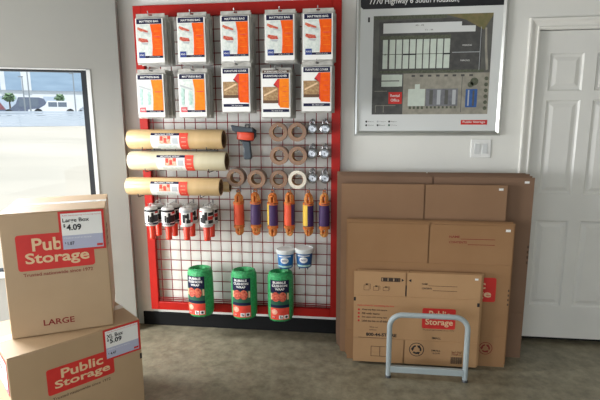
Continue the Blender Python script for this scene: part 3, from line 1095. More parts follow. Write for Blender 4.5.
def rope_hank(x, z, y, sleeve, label, seed):
    t = thing('rope_hank', label, 'rope', (x, y, z), 'rope hanks hanging in a row')
    rnd = random.Random(seed)
    b = MB()
    for k in range(8):
        a = k * 0.9 + rnd.uniform(-0.2, 0.2)
        wx, yo = (0.005, 0.011, 0.016, 0.020, 0.019, 0.015, 0.010, 0.004)[k] + 0.003 * rnd.random(), -0.0145 + 0.0042 * k
        xo = rnd.uniform(-0.003, 0.003)
        top, bot = -0.012 - rnd.uniform(0, 0.022), -0.298 - rnd.uniform(-0.016, 0.016)
        path = []
        for sgn in (1, -1):
            zc = top - wx if sgn > 0 else bot + wx
            for i in range(9):
                u = math.pi * i / 8 if sgn > 0 else math.pi + math.pi * i / 8
                path.append((xo + (wx + 0.003) * math.cos(u), yo + 0.003 * math.sin(3 * u + a), zc + wx * math.sin(u)))
            for i in range(1, 8):
                t_ = i / 8
                z0_, z1_ = (top - wx, bot + wx) if sgn > 0 else (bot + wx, top - wx)
                path.append((xo - sgn * (wx + 0.003 + 0.0015 * math.sin(9 * t_ + k)), yo + 0.002 * math.sin(7 * t_ + a), z0_ + (z1_ - z0_) * t_))
        b.tube(path, 0.0064, 'rope_tan' if k in (1, 3) else 'rope_orange', 7, closed=True)
    for s in (-1, 1):       # wraps at both ends of the sleeve
        zc = -0.085 if s > 0 else -0.252
        for q in range(2):
            b.tube([(0.034 * math.cos(2 * math.pi * i / 16), 0.028 * math.sin(2 * math.pi * i / 16), zc + q * 0.010 + 0.004 * math.sin(2 * math.pi * i / 16 + q)) for i in range(16)], 0.0052, 'rope_orange', 6, closed=True)
    b.build('rope', t)
    b = MB()
    seg = 24
    h0, h1 = -0.235, -0.082
    pr = [(0.036 + 0.001 * math.sin(k), h0 + (h1 - h0) * k / 6) for k in range(7)]
    b.lathe([(0.030, h0 - 0.001)] + pr + [(0.030, h1 + 0.001)], sleeve[0], Matrix.Diagonal((1, 0.85, 1, 1)), seg)
    if len(sleeve) > 1:
        def f(u, v, e=0.0):
            a = math.radians(u)
            return V3(((0.037 + e) * math.sin(a), -0.85 * (0.037 + e) * math.cos(a), v))
        b.rect(f, sleeve[2], h0 + 0.004, sleeve[3], h1 - 0.004, sleeve[1], 0.001, 8)
        if len(sleeve) > 4:
            b.rect(f, sleeve[5], h0 + 0.004, sleeve[6], h1 - 0.004, sleeve[4], 0.002, 6)
    b.build('paper_sleeve', t)
    hook(x, z, y - 0.045, 0.012)
    b = MB()
    b.tube([(-0.002, 0.004, -0.034), (-0.011, 0.002, -0.008), (-0.007, 0.002, 0.006), (0, 0.002, 0.009), (0.007, 0.002, 0.006), (0.011, 0.002, -0.008), (0.002, 0.004, -0.034)], 0.003, 'rope_orange', 6)
    b.build('hanging_loop', t)


RZ_ = 1.062
for i, (x, sl, lb) in enumerate((
        (-0.806, ('rope_red',), 'orange rope hank in plain red sleeve, leftmost in the rope row'),
        (-0.687, ('rope_purple',), 'orange rope hank in plain purple sleeve between two others, second from left'),
        (-0.568, ('rope_purple', 'rope_yellow', -88, -34), 'orange rope hank in purple sleeve with narrow yellow edge'),
        (-0.452, ('rope_red', 'rope_purple', 26, 88), 'orange rope hank in red sleeve with purple right edge'),
        (-0.322, ('rope_purple', 'rope_yellow', -90, -4), 'orange rope hank in half yellow half purple sleeve'),
        (-0.213, ('rope_purple',), 'orange rope hank in plain purple sleeve, rightmost beside the frame'))):
    rope_hank(x, RZ_ + 0.004 * (i % 2), -0.105, sl, lb, i + 3)

# ------------------------------------------------------------------ blue jars
for x, zz, m, lb in ((-0.478, 0.535, 'jar_blue', 'bright blue jar with white lid, left of the pair'), (-0.348, 0.545, 'jar_deep', 'deep blue jar with white lid, right of the pair')):
    y = -0.128
    t = thing('paste_jar', lb, 'jar', (x, y, zz), 'blue jars under the ropes')
    b = MB()
    b.lathe([(0, 0), (0.044, 0), (0.050, 0.006), (0.057, 0.105), (0.055, 0.108)], m, None, 32)
    b.build('tub', t)
    b = MB()
    b.lathe([(0.056, 0.104), (0.063, 0.104), (0.065, 0.108), (0.065, 0.128), (0.060, 0.133), (0.058, 0.130), (0, 0.130)], 'jar_lid', None, 32)
    b.build('lid', t)

    def f(u, v, e=0.0):
        a = math.radians(u); rr = 0.050 + 0.007 * (v - 0.006) / 0.099 + e
        return V3((rr * math.sin(a), -rr * math.cos(a), v))
    b = MB()
    b.cdisc(f, 0, 0.060, 30, 0.021, 'print_white', 0.0014)
    b.text(f, 'SPACKLE', -20, 0.054, 40, 0.012, 'print_blue', 0.002, 0.02)
    b.rect(f, -60, 0.012, 60, 0.024, 'print_teal', 0.0010, 12)
    b.rect(f, -46, 0.086, 46, 0.092, 'print_white', 0.0010, 12)
    b.build('wrap_label', t)
    for dx in (-0.028, 0.028):
        hook(x + dx, zz - 0.0035, -0.180, 0.012, 0.003, 'dark_steel')

# ------------------------------------------------------------------ green bubble cushion rolls


def bubble_roll(name):
    t = empty(name)
    r, h = 0.088, 0.335
    b = MB()
    n, seg = 14, 44
    prof = []
    for k in range(n + 1):
        z = h * k / n
        rr = r * (0.97 + 0.03 * math.sin(3.1 * k / n)) - (0.010 if k in (0, n) else 0)
        prof.append((rr, z))
    b.lathe(prof, 'bubble_green', Matrix.Diagonal((1.03, 0.92, 1, 1)), seg)
    # spiral top
    i0 = len(b.v)
    b.lathe([(r - 0.010, h), (r - 0.020, h + 0.004), (r - 0.028, h - 0.010), (r - 0.036, h + 0.002), (r - 0.044, h - 0.012), (r - 0.052, h), (r - 0.060, h - 0.020), (0, h - 0.024)], 'bubble_green', Matrix.Diagonal((1.03, 0.92, 1, 1)), seg)
    b.lathe([(r - 0.010, 0), (0, 0.002)], 'bubble_green', Matrix.Diagonal((1.03, 0.92, 1, 1)), seg)
    b.build('bubble_wrap', t)

    def f(u, v, e=0.0):
        a = math.radians(u); rr = r + 0.0015 + e
        return V3((1.03 * rr * math.sin(a), -0.92 * rr * math.cos(a), v))
    b = MB()
    u0, u1 = -52, 34
    b.rect(f, u0, 0.018, u1, 0.300, 'print_green_dark', 0.0006, 12)
    b.rect(f, u0, 0.212, u1, 0.300, 'print_navy', 0.0012, 12)
    b.text(f, 'BUBBLE', u0 + 14, 0.276, 56, 0.017, 'print_white', 0.0022, 0.03)
    b.text(f, 'CUSHION', u0 + 10, 0.253, 66, 0.017, 'print_white', 0.0022, 0.03)
    b.text(f, 'WRAP', u0 + 24, 0.230, 40, 0.016, 'print_white', 0.0022, 0.03)
    b.cdisc(f, u0 + 26, 0.182, 19, 0.034, 'print_photo', 0.0018)
    b.cdisc(f, u0 + 56, 0.182, 17, 0.034, 'print_photo', 0.0021)
    b.rect(f, u0 + 2, 0.160, u0 + 9, 0.206, 'print_cream', 0.0016, 2)
    b.rect(f, u0 + 76, 0.160, u0 + 84, 0.206, 'print_cream', 0.0016, 2)
    b.rect(f, u0, 0.106, u1, 0.124, 'print_navy', 0.0012, 12)
    b.rect(f, u0, 0.018, u1, 0.102, 'print_coral', 0.0012, 12)
    b.cdisc(f, u0 + 20, 0.074, 14, 0.020, 'print_skin', 0.0020)
    b.rect(f, u0 + 8, 0.028, u0 + 26, 0.042, 'print_red', 0.0022, 3)
    b.text(f, 'FT', u0 + 11, 0.031, 12, 0.008, 'print_white', 0.003, 0.02)
    b.rect(f, u0 + 40, 0.024, u0 + 58, 0.050, 'print_white', 0.0020, 3)
    b.rect(f, u0 + 62, 0.024, u0 + 82, 0.050, 'print_white', 0.0020, 3)
    b.cdisc(f, u0 + 72, 0.037, 6, 0.009, 'print_black', 0.0026)
    b.rect(f, u0 + 45, 0.028, u0 + 49, 0.046, 'print_black', 0.0026, 1)
    b.rect(f, u0 + 51, 0.028, u0 + 55, 0.040, 'print_black', 0.0026, 1)
    b.build('wrap_label', t)
    return t


bw = None
for i, (x, zz, lb) in enumerate(((-1.088, 0.178, 'green bubble wrap roll standing alone at left under the grid'),
                                 (-0.772, 0.176, 'green bubble wrap roll in the middle, left neighbour of the rightmost'),
                                 (-0.512, 0.172, 'green bubble wrap roll, rightmost, under the blue jars'))):
    y = -0.150
    if bw is None:
        bw = bubble_roll('bubble_wrap_roll')
        bw.location = (x, y, zz)
        tag(bw, lb, 'bubble wrap', 'green bubble wrap rolls')
    else:
        copy_tree(bw, (x, y, zz), lb, rz=0.12 * i)
    for dx in (-0.035, 0.035):
        hook(x + dx, zz - 0.0045, -0.200, 0.000, 0.003, 'dark_steel')

# ------------------------------------------------------------------ map poster in a silver frame
PX0, PX1, PZ0, PZ1 = -0.022, 0.918, 1.436, 2.42
ps = thing('map_poster', 'large silver framed site map with black header on the back wall', 'poster', (0.452, 0, PZ0))
OP = V3((0.452, 0, PZ0))


def pbuild(mb, name, bevel=0):
    for i, q in enumerate(mb.v):
        mb.v[i] = q - OP
    return mb.build(name, ps, bevel)


b = MB()
prof = [(0.0, 0.0), (0.0, -0.016), (0.006, -0.024), (0.016, -0.026), (0.024, -0.018), (0.030, -0.014), (0.030, 0.0)]
cor = [((PX0, PZ0), (1, 1)), ((PX1, PZ0), (-1, 1)), ((PX1, PZ1), (-1, -1)), ((PX0, PZ1), (1, -1))]
n = len(prof)
for k in range(4):
    (a, sa), (c, sc) = cor[k], cor[(k + 1) % 4]
    pa = [(a[0] + sa[0] * d, y, a[1] + sa[1] * d) for d, y in prof]
    pc = [(c[0] + sc[0] * d, y, c[1] + sc[1] * d) for d, y in prof]
    b.faces(pa + pc, [(i, n + i, n + i + 1, i + 1) for i in range(n - 1)], 'alu_frame')
pbuild(b, 'frame')
b = MB()
b.box((PX0 + 0.02, -0.011, PZ0 + 0.02), (PX1 - 0.02, -0.001, PZ1 - 0.02), 'poster_paper')
f = plane_fn((PX0, -0.011, PZ0), (1, 0, 0), (0, 0, 1))
# coordinates below: u from frame's left edge, v from its bottom edge
hz = 0.802
b.poly(f, [(0.026, hz + 0.02), (0.046, hz), (PX1 - PX0 - 0.026, hz), (PX1 - PX0 - 0.026, PZ1 - PZ0 - 0.026), (0.026, PZ1 - PZ0 - 0.026)], 'poster_black', 0.0006)
pbuild(b, 'map_sheet')
b = MB()
b.text(f, '7770 Highway 6 South Houston,', 0.085, hz + 0.018, 0.555, 0.045, 'print_white', 0.0012, 0.008)
pbuild(b, 'header_lettering')
b = MB()
m0, m1, n0, n1 = 0.114, 0.852, 0.138, 0.758
b.rect(f, m0, n0, m1, n1, 'map_road', 0.0008)
q = lambda x, y: (m0 + (m1 - m0) * x, n0 + (n1 - n0) * y)      # fractions of the map


def mr(x0, y0, x1, y1, m, e=0.0014):
    b.poly(f, [q(x0, y0), q(x1, y0), q(x1, y1), q(x0, y1)], m, e)


mr(0.0, 0.0, 0.27, 0.38, 'map_lot', 0.0010)
b.poly(f, [q(0.05, 0.44), q(0.92, 0.44), q(0.92, 0.86), q(0.80, 0.97), q(0.05, 0.94)], 'map_lot', 0.0010)
b.poly(f, [q(0.27, 0.0), q(1.0, 0.0), q(1.0, 0.42), q(0.27, 0.42)], 'map_tan', 0.0012)
b.poly(f, [q(0.60, 1.0), q(0.78, 0.94), q(0.93, 0.84), q(1.0, 0.98), q(1.0, 1.0)], 'map_green', 0.0012)
b.poly(f, [q(0.94, 0.86), q(0.955, 0.86), q(0.965, 0.66), q(0.985, 0.45), q(0.965, 0.44), q(0.945, 0.66)], 'map_tan', 0.0014)
mr(0.0, 0.965, 0.62, 1.0, 'map_treeline', 0.0014)
mr(0.06, 0.425, 0.95, 0.452, 'map_treeline', 0.0016)
mr(0.06, 0.765, 0.66, 0.80, 'map_treeline', 0.0016)
mr(0.085, 0.885, 0.745, 0.925, 'poster_paper', 0.0020)
mr(0.085, 0.825, 0.86, 0.885, 'poster_paper', 0.0020)
b.text(f, '60 - 70', *q(0.36, 0.892), 0.05, 0.009, 'print_black', 0.0030)
b.text(f, '71 - 95', *q(0.44, 0.845), 0.05, 0.009, 'print_black', 0.0030)
for k in range(10):
    x = 0.085 + k * 0.058
    mr(x, 0.470, x + (0.048 if k else 0.042), 0.762, 'map_unit', 0.0020)
    mr(x, 0.612, x + 0.048, 0.618, 'map_treeline', 0.0024)
for a, c in ((0.26, 0.372), (0.60, 0.66)):
    mr(a, 0.606, c, 0.620, 'print_black', 0.0026)
b.text(f, 'A', *q(0.10, 0.605), 0.010, 0.012, 'print_black', 0.0030)
mr(0.675, 0.470, 0.905, 0.622, 'map_lot', 0.0018)
mr(0.675, 0.630, 0.905, 0.762, 'map_lot', 0.0018)
mr(0.675, 0.622, 0.905, 0.628, 'print_grey', 0.0022)
mr(0.905, 0.445, 0.909, 0.87, 'print_grey', 0.0022)
b.text(f, 'PARKING', *q(0.76, 0.685), 0.055, 0.010, 'print_white', 0.0030)
b.text(f, 'PARKING', *q(0.75, 0.535), 0.055, 0.010, 'print_white', 0.0030)
mr(0.08, 0.352, 0.235, 0.412, 'map_unit', 0.0020)
mr(0.08, 0.288, 0.235, 0.342, 'map_unit', 0.0020)
mr(0.235, 0.29, 0.26, 0.41, 'map_unit', 0.0018)
mr(0.145, 0.11, 0.262, 0.232, 'print_red', 0.0022)
b.text(f, 'Rental', *q(0.160, 0.182), 0.060, 0.018, 'print_white', 0.0032, 0.01)
b.text(f, 'Office', *q(0.165, 0.134), 0.055, 0.018, 'print_white', 0.0032, 0.01)
for x0, y0, x1, y1 in ((0.03, 0.09, 0.21, 0.095), (0.03, 0.02, 0.034, 0.09), (0.10, 0.02, 0.104, 0.09), (0.02, 0.24, 0.13, 0.245), (0.27, 0.0, 0.275, 0.42)):
    mr(x0, y0, x1, y1, 'map_tan', 0.0018)
mr(0.315, 0.085, 0.462, 0.262, 'map_unit', 0.0024)
mr(0.372, 0.262, 0.415, 0.31, 'map_unit', 0.0024)
for k in range(4):
    mr(0.325 + k * 0.035, 0.055, 0.345 + k * 0.035, 0.085, 'map_treeline', 0.0020)
mr(0.468, 0.085, 0.742, 0.262, 'map_grey', 0.0022)
for k in range(4):
    mr(0.50 + k * 0.065, 0.10, 0.53 + k * 0.065, 0.25, 'print_grey' if k % 2 else 'map_road', 0.0026)
for k in range(8):
    mr(0.475 + k * 0.034, 0.06, 0.492 + k * 0.034, 0.082, 'map_treeline', 0.0020)
    mr(0.34 + k * 0.07, 0.385, 0.37 + k * 0.07, 0.405, 'map_lot', 0.0020)
mr(0.808, 0.070, 0.905, 0.255, 'map_blue', 0.0022)
mr(0.826, 0.085, 0.838, 0.245, 'print_grey', 0.0026)
mr(0.866, 0.085, 0.882, 0.24, 'map_road', 0.0026)
b.disc(f, *q(0.875, 0.33), 0.025, 'map_treeline', 0.0020)
b.disc(f, *q(0.845, 0.30), 0.018, 'map_treeline', 0.0020)
mr(0.77, 0.02, 0.775, 0.40, 'map_road', 0.0018)
for k in range(6):
    b.disc(f, *q(0.975, 0.06 + k * 0.06), 0.012, 'map_treeline', 0.0020)

pbuild(b, 'site_map')
b = MB()
b.text(f, '1', m0 - 0.036, n1 - 0.036, 0.012, 0.030, 'print_black', 0.0014, 0.02)
pbuild(b, 'map_number')
b = MB()
for i in range(3):
    for j in range(2):
        mm = (('print_black', 'print_grey', 'print_black'), ('print_black', 'print_black', 'print_black'))[j][i]
        b.disc(f, 0.080 + i * 0.075, 0.092 - j * 0.024, 0.0065, mm if (i, j) != (2, 1) else 'print_green_dark', 0.0014)
        b.text(f, ('Restroom', 'Keypad', 'Elevator', 'Gate', 'Exit', 'Loading')[i + 3 * j], 0.092 + i * 0.075, 0.089 - j * 0.024, 0.038, 0.006, 'print_black', 0.0014)
pbuild(b, 'legend')
b = MB()
b.rect(f, 0.69, 0.070, 0.855, 0.100, 'print_red', 0.0014)
b.text(f, 'Public Storage', 0.702, 0.077, 0.140, 0.018, 'print_white', 0.0024, 0.012)
pbuild(b, 'logo')

# ------------------------------------------------------------------ light switch
sw = thing('light_switch', 'white double rocker light switch below the framed map', 'light switch', (0.806, 0, 1.350))
b = MB()
b.prism(rounded(-0.064, -0.060, 0.064, 0.060, 0.006), -0.007, 0.0, 'plastic_white', XZ)
b.build('cover_plate', sw, 0.003)
for s in (-1, 1):
    b = MB()
    x = s * 0.024
    b.faces([(x - 0.017, -0.0068, -0.034), (x + 0.017, -0.0068, -0.034), (x + 0.017, -0.0068, 0.034), (x - 0.017, -0.0068, 0.034),
             (x - 0.016, -0.0130 if s > 0 else -0.0085, -0.033), (x + 0.016, -0.0130 if s > 0 else -0.0085, -0.033), (x + 0.016, -0.0085 if s > 0 else -0.0130, 0.033), (x - 0.016, -0.0085 if s > 0 else -0.0130, 0.033)],
            [(0, 1, 5, 4), (1, 2, 6, 5), (2, 3, 7, 6), (3, 0, 4, 7), (4, 5, 6, 7)], 'plastic_shade')
    b.build('rocker', sw)

# ------------------------------------------------------------------ flattened cartons


def flat_box(name, W, H, zf0, zf1, xs_slit, body, slit_gap=0.009, flaps=True, T=0.0105):
    """folded-flat carton standing on its lower edge; origin at its lower left front corner, front at y=0"""
    t = empty(name)
    b = MB()
    g = 0.0011
    th = T * 0.45
    b.box((0, 0.0012, zf0 + g), (W, th, zf1 - g), body)
    b.box((0, 0, zf0 + 2 * g), (W, 0.0014, zf1 - 2 * g), body)
    b.box((0.003, th, zf0 + g), (W - 0.008, T, zf1 - g), body)
    b.box((0, 0.002, zf1 - g), (W, th - 0.001, zf1 + g), body)
    b.box((0, 0.002, zf0 - g), (W, th - 0.001, zf0 + g), body)
    b.build('panel', t)
    xs = [0] + list(xs_slit) + [W]
    for z0, z1 in ((0.0, zf0 - g), (zf1 + g, H)):
        for i in range(len(xs) - 1):
            b = MB()
            a = xs[i] + (slit_gap / 2 if i else 0)
            c = xs[i + 1] - (slit_gap / 2 if i < len(xs) - 2 else 0)
            b.box((a, 0, z0), (c, th, z1), body)
            b.box((a + 0.003, th + 0.0006, z0 + (0.002 if z0 == 0 else 0)), (c - 0.006, T, z1 - (0.003 if z1 == H else 0)), body)
            b.build('flap', t)
    return t


def stack(proto_fn, n, x, y0, dy, z, labels, group, jit):
    """cartons side by side going back from the viewer; returns the front one"""
    first = proto_fn()
    rnd = random.Random(len(group))
    for k in range(n):
        dx = jit[k % len(jit)][0]; dz = jit[k % len(jit)][1]
        loc = (x + dx, y0 + k * dy, z + dz)
        if k == 0:
            first.location = loc
            tag(first, labels(k), 'cardboard box', group)
        else:
            copy_tree(first, loc, labels(k))
    return first


# small cartons, at the very front
f1 = stack(lambda: flat_box('flat_carton', 0.760, 0.602, 0.162, 0.446, (0.318,), 'cardboard'), 3, -0.004, -0.410, 0.012, 0.0,
           lambda k: ['small flattened carton with red logo, frontmost, behind the grey hoop', 'second small flattened carton, right behind the frontmost printed one', 'third and rearmost of the small flattened cartons'][k],
           'small flattened cartons', ((0, 0.018), (0.012, 0.016), (0.020, 0.019)))
f1.children  # printing is added below, after the copies, so only the front one carries it
# medium cartons
g3 = stack(lambda: flat_box('flat_carton', 0.985, 0.912, 0.20, 0.668, (0.492,), 'cardboard_mid'), 5, -0.045, -0.352, 0.0125, 0.0,
           lambda k: f'medium flattened carton with name lines, frontmost of its group, behind the small one' if k == 0 else f'{ORD[k]} of the medium flattened cartons counted from the front',
           'medium flattened cartons', ((0, 0.0), (0.010, 0.012), (-0.006, 0.016), (0.004, 0.018), (-0.012, 0.014)))
g2 = stack(lambda: flat_box('flat_carton', 0.990, 1.142, 0.30, 0.84, (0.502,), 'cardboard_dull'), 3, -0.080, -0.272, 0.0125, 0.0,
           lambda k: ('large dull brown flattened carton rising above the medium ones', 'second large dull flattened carton from the front', 'third large dull flattened carton, against the tallest ones')[k],
           'large flattened cartons', ((0, 0.004), (-0.010, 0.000), (-0.014, 0.002)))
tl = stack(lambda: flat_box('flat_carton', 1.180, 1.188, 0.31, 0.88, (0.575,), 'cardboard_grey'), 8, -0.098, -0.218, 0.0165, 0.0,
           lambda k: 'widest flattened carton overlapping the white door, frontmost of the tallest group' if k == 0 else f'{["", "second", "third", "fourth", "fifth", "sixth", "seventh", "eighth"][k]} flattened carton from the front of the tallest group by the wall',
           'tallest flattened cartons', ((0, 0.0), (-0.010, 0.008), (-0.022, 0.012), (-0.014, 0.016), (-0.020, 0.010), (-0.028, 0.018), (-0.018, 0.008), (-0.022, 0.010)))


def split_print(root, fn):
    """each printed mark as a mesh of its own: marks are grouped by the part() calls inside fn"""
    f = plane_fn((0, 0, 0), (1, 0, 0), (0, 0, 1))
    parts = {}

    def part(n):
        return parts.setdefault(n, MB())
    fn(part, f)
    for n, mb in parts.items():
        mb.build(n, root)


def print_on(root, name, fn):
    b = MB()
    f = plane_fn((0, 0, 0), (1, 0, 0), (0, 0, 1))
    fn(b, f)
    return b.build(name, root)


def logo(b, f, u0, v0, u1, v1, letters='print_cream', e=0.0006, skip=False):
    w_, h_ = u1 - u0, v1 - v0
    b.poly(f, rounded(u0, v0, u1, v1, min(w_, h_) * 0.08), 'print_red', e)
    b.text(f, 'Public', u0 + 0.20 * w_, v0 + 0.53 * h_, 0.63 * w_, 0.36 * h_, letters, e + 0.0008, 0.022)
    b.text(f, 'Storage', u0 + 0.10 * w_, v0 + 0.10 * h_, 0.83 * w_, 0.39 * h_, letters, e + 0.0008, 0.022)


def recycle(b, f, u, v, r, m, e=0.0006):
    b.ring(f, u, v, r, r * 0.10, m, e, 28)
    for k in range(3):
        a = 90 + k * 120
        b.ring(f, u, v, r * 0.66, r * 0.24, m, e, 6, a + 10, a + 82)
        t = math.radians(a + 96)
        c = (u + r * 0.54 * math.cos(t), v + r * 0.54 * math.sin(t))
        d = (-math.sin(t), math.cos(t)); nn = (math.cos(t), math.sin(t))
        b.poly(f, [(c[0] + nn[0] * r * 0.24 - d[0] * r * .2, c[1] + nn[1] * r * 0.24 - d[1] * r * .2), (c[0] + d[0] * r * 0.22, c[1] + d[1] * r * 0.22), (c[0] - nn[0] * r * 0.24 - d[0] * r * .2, c[1] - nn[1] * r * 0.24 - d[1] * r * .2)], m, e)


def small_print(part, f):
    b = part('barcode_strip')
    K = 'print_black'
    R_ = 'print_red'
    # slits' ink marks and bar strip along the top flap
    b.rect(f, 0.165, 0.540, 0.282, 0.566, 'print_brown')
    for k in range(9):
        b.rect(f, 0.170 + k * 0.0115, 0.544, 0.1755 + k * 0.0115, 0.562, K if k % 3 else 'cardboard_light', 0.0018)
    for k, s in enumerate((-1, 1)):
        b.poly(f, [(0.318 + s * 0.014, 0.552), (0.318 + s * 0.030, 0.562), (0.318 + s * 0.030, 0.542)] if s > 0 else [(0.290, 0.562), (0.304, 0.552), (0.290, 0.542)], K)
    b = part('box_drawings')
    # little box drawings
    for x, hh, tl_ in ((0.060, 0.046, 0), (0.118, 0.034, 1), (0.178, 0.030, 0)):
        for (a, c, d, e_) in ((0, 0, 0.034, 0.002), (0, hh * 0.7, 0.034, 0.002), (0, 0, 0.002, hh * 0.7), (0.032, 0, 0.002, hh * 0.7), (0.040, hh * 0.16, 0.002, hh * 0.7), (0.010, hh * 0.86, 0.032, 0.002)):
            b.rect(f, x + a, 0.480 + c, x + a + d, 0.480 + c + e_, 'print_brown')
        b.rect(f, x + 0.012, 0.480 + hh * 0.7, x + 0.024, 0.480 + hh * 0.95, 'print_brown')
    b = part('instructions')
    # red heading and bullet list
    b.text(f, 'Instructions for assembling the box', 0.024, 0.372, 0.226, 0.014, R_, 0.0006, 0.01)
    for k, sx in enumerate(('Close top flaps and secure', 'Fill with items', 'Seal seams with strong tape', 'Label the box on all sides')):
        z = 0.346 - k * 0.0245
        b.disc(f, 0.032, z + 0.005, 0.0065, R_)
        b.text(f, sx, 0.052, z - 0.002, 0.155 if k % 2 == 0 else 0.110 if k == 1 else 0.160, 0.014, 'print_brown', 0.0006, 0.03)
    b.text(f, 'Visit us', 0.100, 0.232, 0.052, 0.010, 'print_brown', 0.0006, 0.01)
    b.text(f, 'online', 0.100, 0.214, 0.044, 0.010, 'print_brown', 0.0006, 0.01)
    b.text(f, '800-44-STORE', 0.080, 0.176, 0.190, 0.022, K, 0.0006, 0.035)
    b.rect(f, 0.030, 0.164, 0.250, 0.1665, 'print_brown')
    b = part('flap_drawing')
    for (a, c, d, e_) in ((0, 0, 0.112, 0.003), (0, 0.066, 0.112, 0.003), (0, 0, 0.003, 0.066), (0.110, 0, 0.003, 0.068), (0.055, 0, 0.003, 0.068)):
        b.rect(f, 0.112 + a, 0.040 + c, 0.112 + a + d, 0.040 + c + e_, 'print_brown')
    b = part('name_lines')
    # name lines
    b.text(f, 'NAME', 0.412, 0.528, 0.034, 0.011, K, 0.0006, 0.02)
    b.rect(f, 0.452, 0.522, 0.622, 0.5245, 'print_brown')
    b.text(f, 'CONTENTS', 0.412, 0.500, 0.060, 0.011, K, 0.0006, 0.02)
    b.rect(f, 0.478, 0.492, 0.622, 0.4945, 'print_brown')
    b = part('logo')
    logo(b, f, 0.422, 0.245, 0.622, 0.378)
    b.text(f, 'Trusted nationwide since 1972', 0.428, 0.232, 0.190, 0.009, 'print_brown')
    b = part('size_lettering')
    b.text(f, 'SMALL', 0.486, 0.176, 0.056, 0.014, K, 0.0006, 0.02)
    recycle(part('recycling_mark'), f, 0.396, 0.100, 0.046, 'print_black')
    b.text(f, 'SMALL', 0.486, 0.094, 0.056, 0.011, K, 0.0006, 0.02)
    b.text(f, '1.5 CU FT', 0.492, 0.076, 0.048, 0.010, K, 0.0006, 0.02)
    b = part('barcode')
    for k in range(16):
        b.rect(f, 0.606 + k * 0.0045, 0.018, 0.606 + k * 0.0045 + (0.0028 if k % 3 else 0.0016), 0.064, K)
    b.rect(f, 0.606, 0.070, 0.676, 0.106, 'print_sofa')
    b.text(f, 'RECYCLED', 0.612, 0.090, 0.056, 0.010, 'print_red_dark')
    b.text(f, 'PAPER', 0.612, 0.076, 0.040, 0.010, 'print_red_dark')
    b = part('ink_marks')
    b.rect(f, 0.000, 0.408, 0.012, 0.432, K)
    b.rect(f, 0.744, 0.400, 0.759, 0.424, K)
    b.rect(f, 0.318 - 0.003, 0.450, 0.318 + 0.003, 0.520, K, 0.0004)
    part('price_sticker').rect(f, 0.722, 0.568, 0.742, 0.580, 'print_white')


def medium_print(part, f):
    b = part('name_lines')
    R_ = 'print_red_dark'
    b.text(f, 'NAME', 0.612, 0.832, 0.062, 0.014, R_, 0.0006, 0.02)
    b.rect(f, 0.680, 0.824, 0.880, 0.8275, R_)
    b.text(f, 'CONTENTS', 0.612, 0.798, 0.104, 0.014, R_, 0.0006, 0.02)
    b.rect(f, 0.722, 0.790, 0.880, 0.7935, R_)
    part('price_sticker').rect(f, 0.938, 0.876, 0.966, 0.891, 'print_white')
    b = part('logo')
    logo(b, f, 0.540, 0.430, 0.905, 0.586)
    recycle(part('recycling_mark'), f, 0.868, 0.122, 0.042, 'print_red_dark')
    b = part('edge_printing')
    for k in range(4):
        b.rect(f, 0.976, 0.500 - k * 0.03, 0.984, 0.514 - k * 0.03, 'print_brown')
    b = part('size_lettering')
    b.text(f, 'MEDIUM', 0.650, 0.320, 0.10, 0.022, R_, 0.0006, 0.02)


split_print(f1, small_print)
split_print(g3, medium_print)
print_on(g2, 'price_sticker', lambda b, f: b.rect(f, 0.940, 1.110, 0.966, 1.124, 'print_white'))
print_on(tl, 'price_sticker', lambda b, f: b.rect(f, 1.122, 1.152, 1.150, 1.166, 'print_white'))


def edge_marks(b, f):
    fl = plane_fn((0, 0.0, 0), (0, -1, 0), (0, 0, 1))
    for k in range(4):
        b.rect(f, 0.004, 0.680 + k * 0.034, 0.018, 0.700 + k * 0.034, 'print_red_dark')
        b.rect(f, 1.168, 0.640 + k * 0.034, 1.179, 0.658 + k * 0.034, 'print_brown')


print_on(tl, 'edge_printing', edge_marks)
b = MB()
for k in range(5):
    z_ = 0.665 + k * 0.030
    b.face([(-0.0005, 0.010, z_), (-0.0005, 0.0006, z_), (-0.0005, 0.0006, z_ + 0.018), (-0.0005, 0.010, z_ + 0.018)], 'print_red_dark')
mk = b.build('side_edge_printing', tl)
for o in [q for q in bpy.data.objects if q.get('group') in ('tallest flattened cartons', 'large flattened cartons') and q is not tl]:
    c = mk.copy()
    COL.objects.link(c)
    c.parent = o

# ------------------------------------------------------------------ grey tubular stand
st = thing('box_stand', 'light grey tubular steel hoop stand in front of the flattened cartons', 'stand', (0.436, -0.546, 0))


def hoop(y, X0=-0.225, X1=0.225, Z=0.417, r=0.0135, R=0.075):
    pts = [(X0, y, 0.006)]
    pts += [(X0, y, Z - r - R - 0.1)]
    for k in range(9):
        a = math.radians(180 - 90 * k / 8)
        pts.append((X0 + R + R * math.cos(a), y, Z - r - R + R * math.sin(a)))
    for k in range(9):
        a = math.radians(90 - 90 * k / 8)
        pts.append((X1 - R + R * math.cos(a), y, Z - r - R + R * math.sin(a)))
    pts += [(X1, y, Z - r - R - 0.1), (X1, y, 0.006)]
    return pts


b = MB()
b.tube(hoop(0), 0.0155, 'hoop_paint', 16)
b.build('hoop', st)
b = MB()
b.box((-0.215, -0.013, 0.036), (0.215, 0.013, 0.076), 'hoop_paint')
b.build('crossbar', st, 0.004)
for x in (-0.225, 0.225):
    b = MB()
    b.lathe([(0, 0), (0.0175, 0), (0.0175, 0.012), (0.0145, 0.016), (0, 0.016)], 'dark_steel', Matrix.Translation((x, 0, 0)), 16)
    b.build('foot_cap', st)
# ------------------------------------------------------------------ made-up cartons at left


